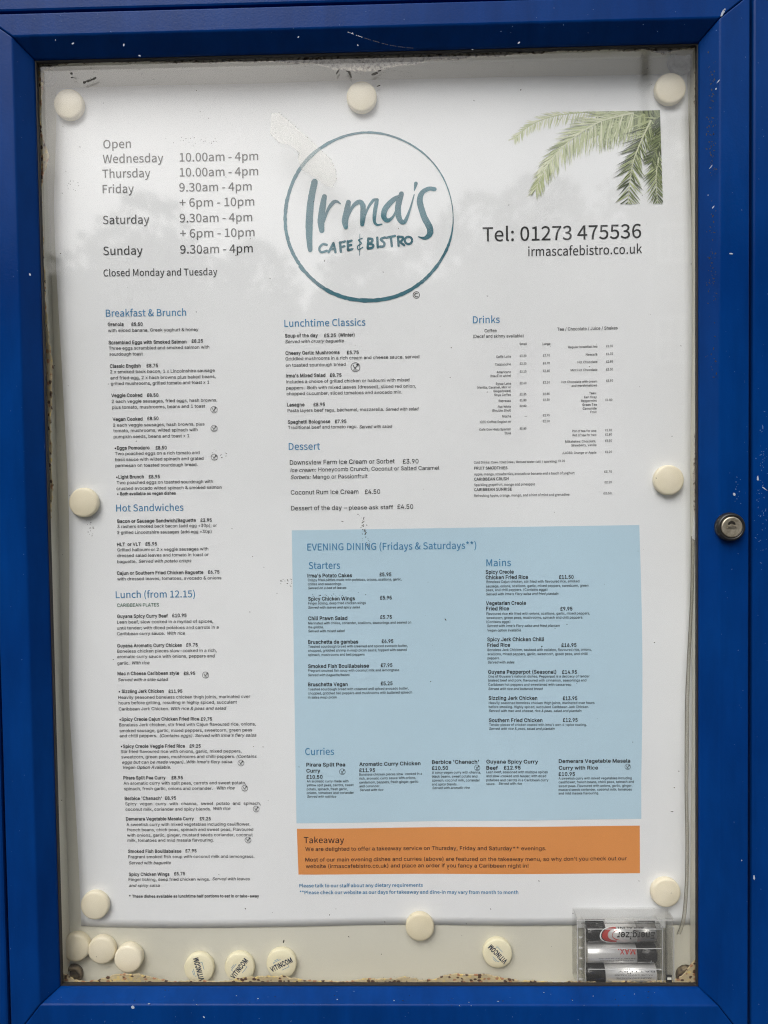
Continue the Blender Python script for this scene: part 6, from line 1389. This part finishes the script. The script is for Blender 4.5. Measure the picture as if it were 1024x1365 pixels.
# ------------------------------------------------------------------ what stands opposite (seen only as a reflection in the glass)
PAVE = mat('asphalt', (0.06, 0.06, 0.06), 0.9); mottle(PAVE, (0.05, 0.05, 0.05), (0.075, 0.073, 0.07), 3.0)
c = MB(); c.add([(-150, -150, -1.35), (150, -150, -1.35), (150, 150, -1.35), (-150, 150, -1.35)], [(0, 1, 2, 3)], PAVE)
tag(c.build('ground'), kind='structure')
LEAFM = mat('far_foliage', (0.06, 0.085, 0.04), 0.8); mottle(LEAFM, (0.045, 0.065, 0.03), (0.08, 0.105, 0.055), 1.5)
c = MB()
def clump(mb, cx, cy, cz, r, n):
    for _ in range(n):
        u = random.uniform(-1, 1); a = random.uniform(0, 2*math.pi); s = math.sqrt(1-u*u)*r*random.uniform(0.5, 1.0)
        p = Vector((cx+s*math.cos(a), cy+s*math.sin(a), cz+u*r*1.05)); k = r*random.uniform(0.05, 0.12)
        d = Vector((random.gauss(0, 1), random.gauss(0, 1), random.gauss(0, 1))).normalized(); e = d.orthogonal().normalized(); f = d.cross(e)
        mb.add([p+e*k, p+f*k, p-e*k, p-f*k], [(0, 1, 2, 3)], LEAFM)
def mirrored(x, y, dist):
    """where the line of sight through x, y ends up after bouncing off the glass, DIST metres out"""
    v = np.array([(x-512.0)/FPX, -(y-682.5)/FPX, 1.0]) @ BAS
    h = CAM+v*(0.0045-CAM[1])/v[1]; r = np.array([v[0], -v[1], v[2]])
    return h+r*dist/abs(r[1])
TOPS = [(float(mirrored(x, y, 21)[0]), float(mirrored(x, y, 21)[2])) for x, y in ((-200,260),(0,300),(60,292),(100,280),(150,262),(220,282),(290,278),(380,302),(480,292),(560,288),(620,272),(660,254),(690,266),(735,250),(765,264),(800,240),(830,212),(870,182),(930,165),(1050,190),(1250,170))]
def top_at(x): return lerp_tab(TOPS, x)-0.9
def core(mb, cx, cy, z0, z1):
    n = 9; vs = []; fs = []; m_ = 6
    for i in range(m_+1):
        t = i/m_; r = 1.7*(1-0.75*t**3)
        for k in range(n): a = 2*math.pi*k/n; q = r*random.uniform(0.8, 1.15); vs.append((cx+q*math.cos(a), cy+q*math.sin(a), z0+(z1-z0)*t))
    for i in range(m_):
        for k in range(n): fs.append((i*n+k, i*n+(k+1) % n, (i+1)*n+(k+1) % n, (i+1)*n+k))
    fs.append(tuple(range(m_*n, m_*n+n))); mb.add(vs, fs, LEAFM)
x = -26.0
while x < 26:
    h = top_at(x)+random.uniform(-0.35, 0.35)
    for k in range(6): clump(c, x+random.uniform(-1, 1), -21+random.uniform(-1.5, 1.5), -0.6+(h-0.2)*k/5.0, random.uniform(1.1, 1.6), 420)
    core(c, x, -21.5, -1.3, h-0.7)
    x += random.uniform(1.1, 1.6)
tag(c.build('treeline'), kind='stuff')
POST = mat('brown_post', (0.05, 0.042, 0.035), 0.6)
q = mirrored(860, 150, 27.0); top = mirrored(860, 20, 27.0)
lamp = tag(empty('lamp_post', (q[0], q[1], -1.35)), 'brown street lamp post reflected at the top right of the glass', 'lamp post')
c = MB()
def upright(mb, prof, cx, cy, mm, n=20):
    vs = []; fs = []
    for r, z in prof:
        for k in range(n): a = 2*math.pi*k/n; vs.append((cx+r*math.cos(a), cy+r*math.sin(a), z))
    for i in range(len(prof)-1):
        for k in range(n): fs.append((i*n+k, i*n+(k+1) % n, (i+1)*n+(k+1) % n, (i+1)*n+k))
    fs.append(tuple(range(n))[::-1]); fs.append(tuple(range((len(prof)-1)*n, len(prof)*n))); mb.add(vs, fs, mm, True)
hh = top[2]+1.35
zb = mirrored(860, 112, 27.0)[2]+1.35
upright(c, [(0.26, 0), (0.26, 1.2), (0.13, 1.4), (0.13, zb-0.2), (0.22, zb-0.1), (0.22, zb+0.1), (0.13, zb+0.2), (0.12, hh)], 0, 0, POST); c.build('post', lamp)
c = MB(); upright(c, [(0.10, hh+0.01), (0.30, hh+0.15), (0.38, hh+0.75), (0.42, hh+0.8), (0.15, hh+1.05), (0.03, hh+1.25)], 0, 0, mat('lantern_glass', (0.35, 0.35, 0.33), 0.2)); c.build('lantern', lamp)
# the house whose windows show faintly at the right of the glass
STONE = mat('grey_render', (0.22, 0.21, 0.20), 0.8); mottle(STONE, (0.18, 0.175, 0.165), (0.25, 0.24, 0.23), 3.0)
PALE = mat('white_frame', (0.75, 0.75, 0.74), 0.5); PANE = mat('dark_pane', (0.03, 0.035, 0.04), 0.1); SLATE = mat('slate_roof', (0.10, 0.10, 0.11), 0.7)
A = mirrored(872, 300, 16.0); B = mirrored(1080, 620, 16.0)
hx0, hx1 = sorted((float(A[0]), float(B[0]))); hz = float(mirrored(900, 285, 16.0)[2]); hy = float(A[1])
house = tag(empty('house', ((hx0+hx1)/2, hy, -1.35)), 'pale windowed house across the road, reflected at the right of the glass', 'house')
ho = Vector(house.location)
def hb(mb, name):
    o = mb.build(name, house); o.matrix_parent_inverse = Matrix.Translation(-ho); return o
c = MB(); c.box((hx0, hy-5, -1.35), (hx1, hy, hz), STONE); hb(c, 'wall')
c = MB(); c.add([(hx0-0.2, hy+0.3, hz), (hx1+0.2, hy+0.3, hz), (hx1+0.2, hy-5.3, hz), (hx0-0.2, hy-5.3, hz), (hx0+0.6, hy-2.5, hz+0.9), (hx1-0.6, hy-2.5, hz+0.9)], [(0, 1, 5, 4), (2, 3, 4, 5), (0, 4, 3), (1, 2, 5), (0, 3, 2, 1)], SLATE); hb(c, 'roof')
for (x0, y0, x1, y1) in ((880, 302, 918, 345), (878, 425, 922, 480), (950, 302, 990, 345), (950, 425, 995, 480), (1020, 302, 1060, 345)):
    a = mirrored(x0, y0, 15.95); b = mirrored(x1, y1, 15.95); xa, xb = sorted((float(a[0]), float(b[0]))); za, zb_ = sorted((float(a[2]), float(b[2])))
    c = MB(); c.box((xa, hy+0.003, za), (xb, hy+0.03, zb_), PANE); f = MB(); t = 0.045
    f.box((xa-t, hy+0.003, za-t), (xa, hy+0.09, zb_+t), PALE); f.box((xb, hy+0.003, za-t), (xb+t, hy+0.09, zb_+t), PALE)
    f.box((xa, hy+0.003, zb_), (xb, hy+0.09, zb_+t), PALE); f.box((xa, hy+0.003, za-t), (xb, hy+0.09, za), PALE)
    for k in (1, 2): f.box((xa+(xb-xa)*k/3-0.02, hy+0.031, za), (xa+(xb-xa)*k/3+0.02, hy+0.06, zb_), PALE)
    f.box((xa, hy+0.031, (za+zb_)/2-0.02), (xb, hy+0.058, (za+zb_)/2+0.02), PALE)
    w_ = hb(f, 'window'); p_ = c.build('pane', w_); p_.matrix_parent_inverse = Matrix.Translation(-ho)
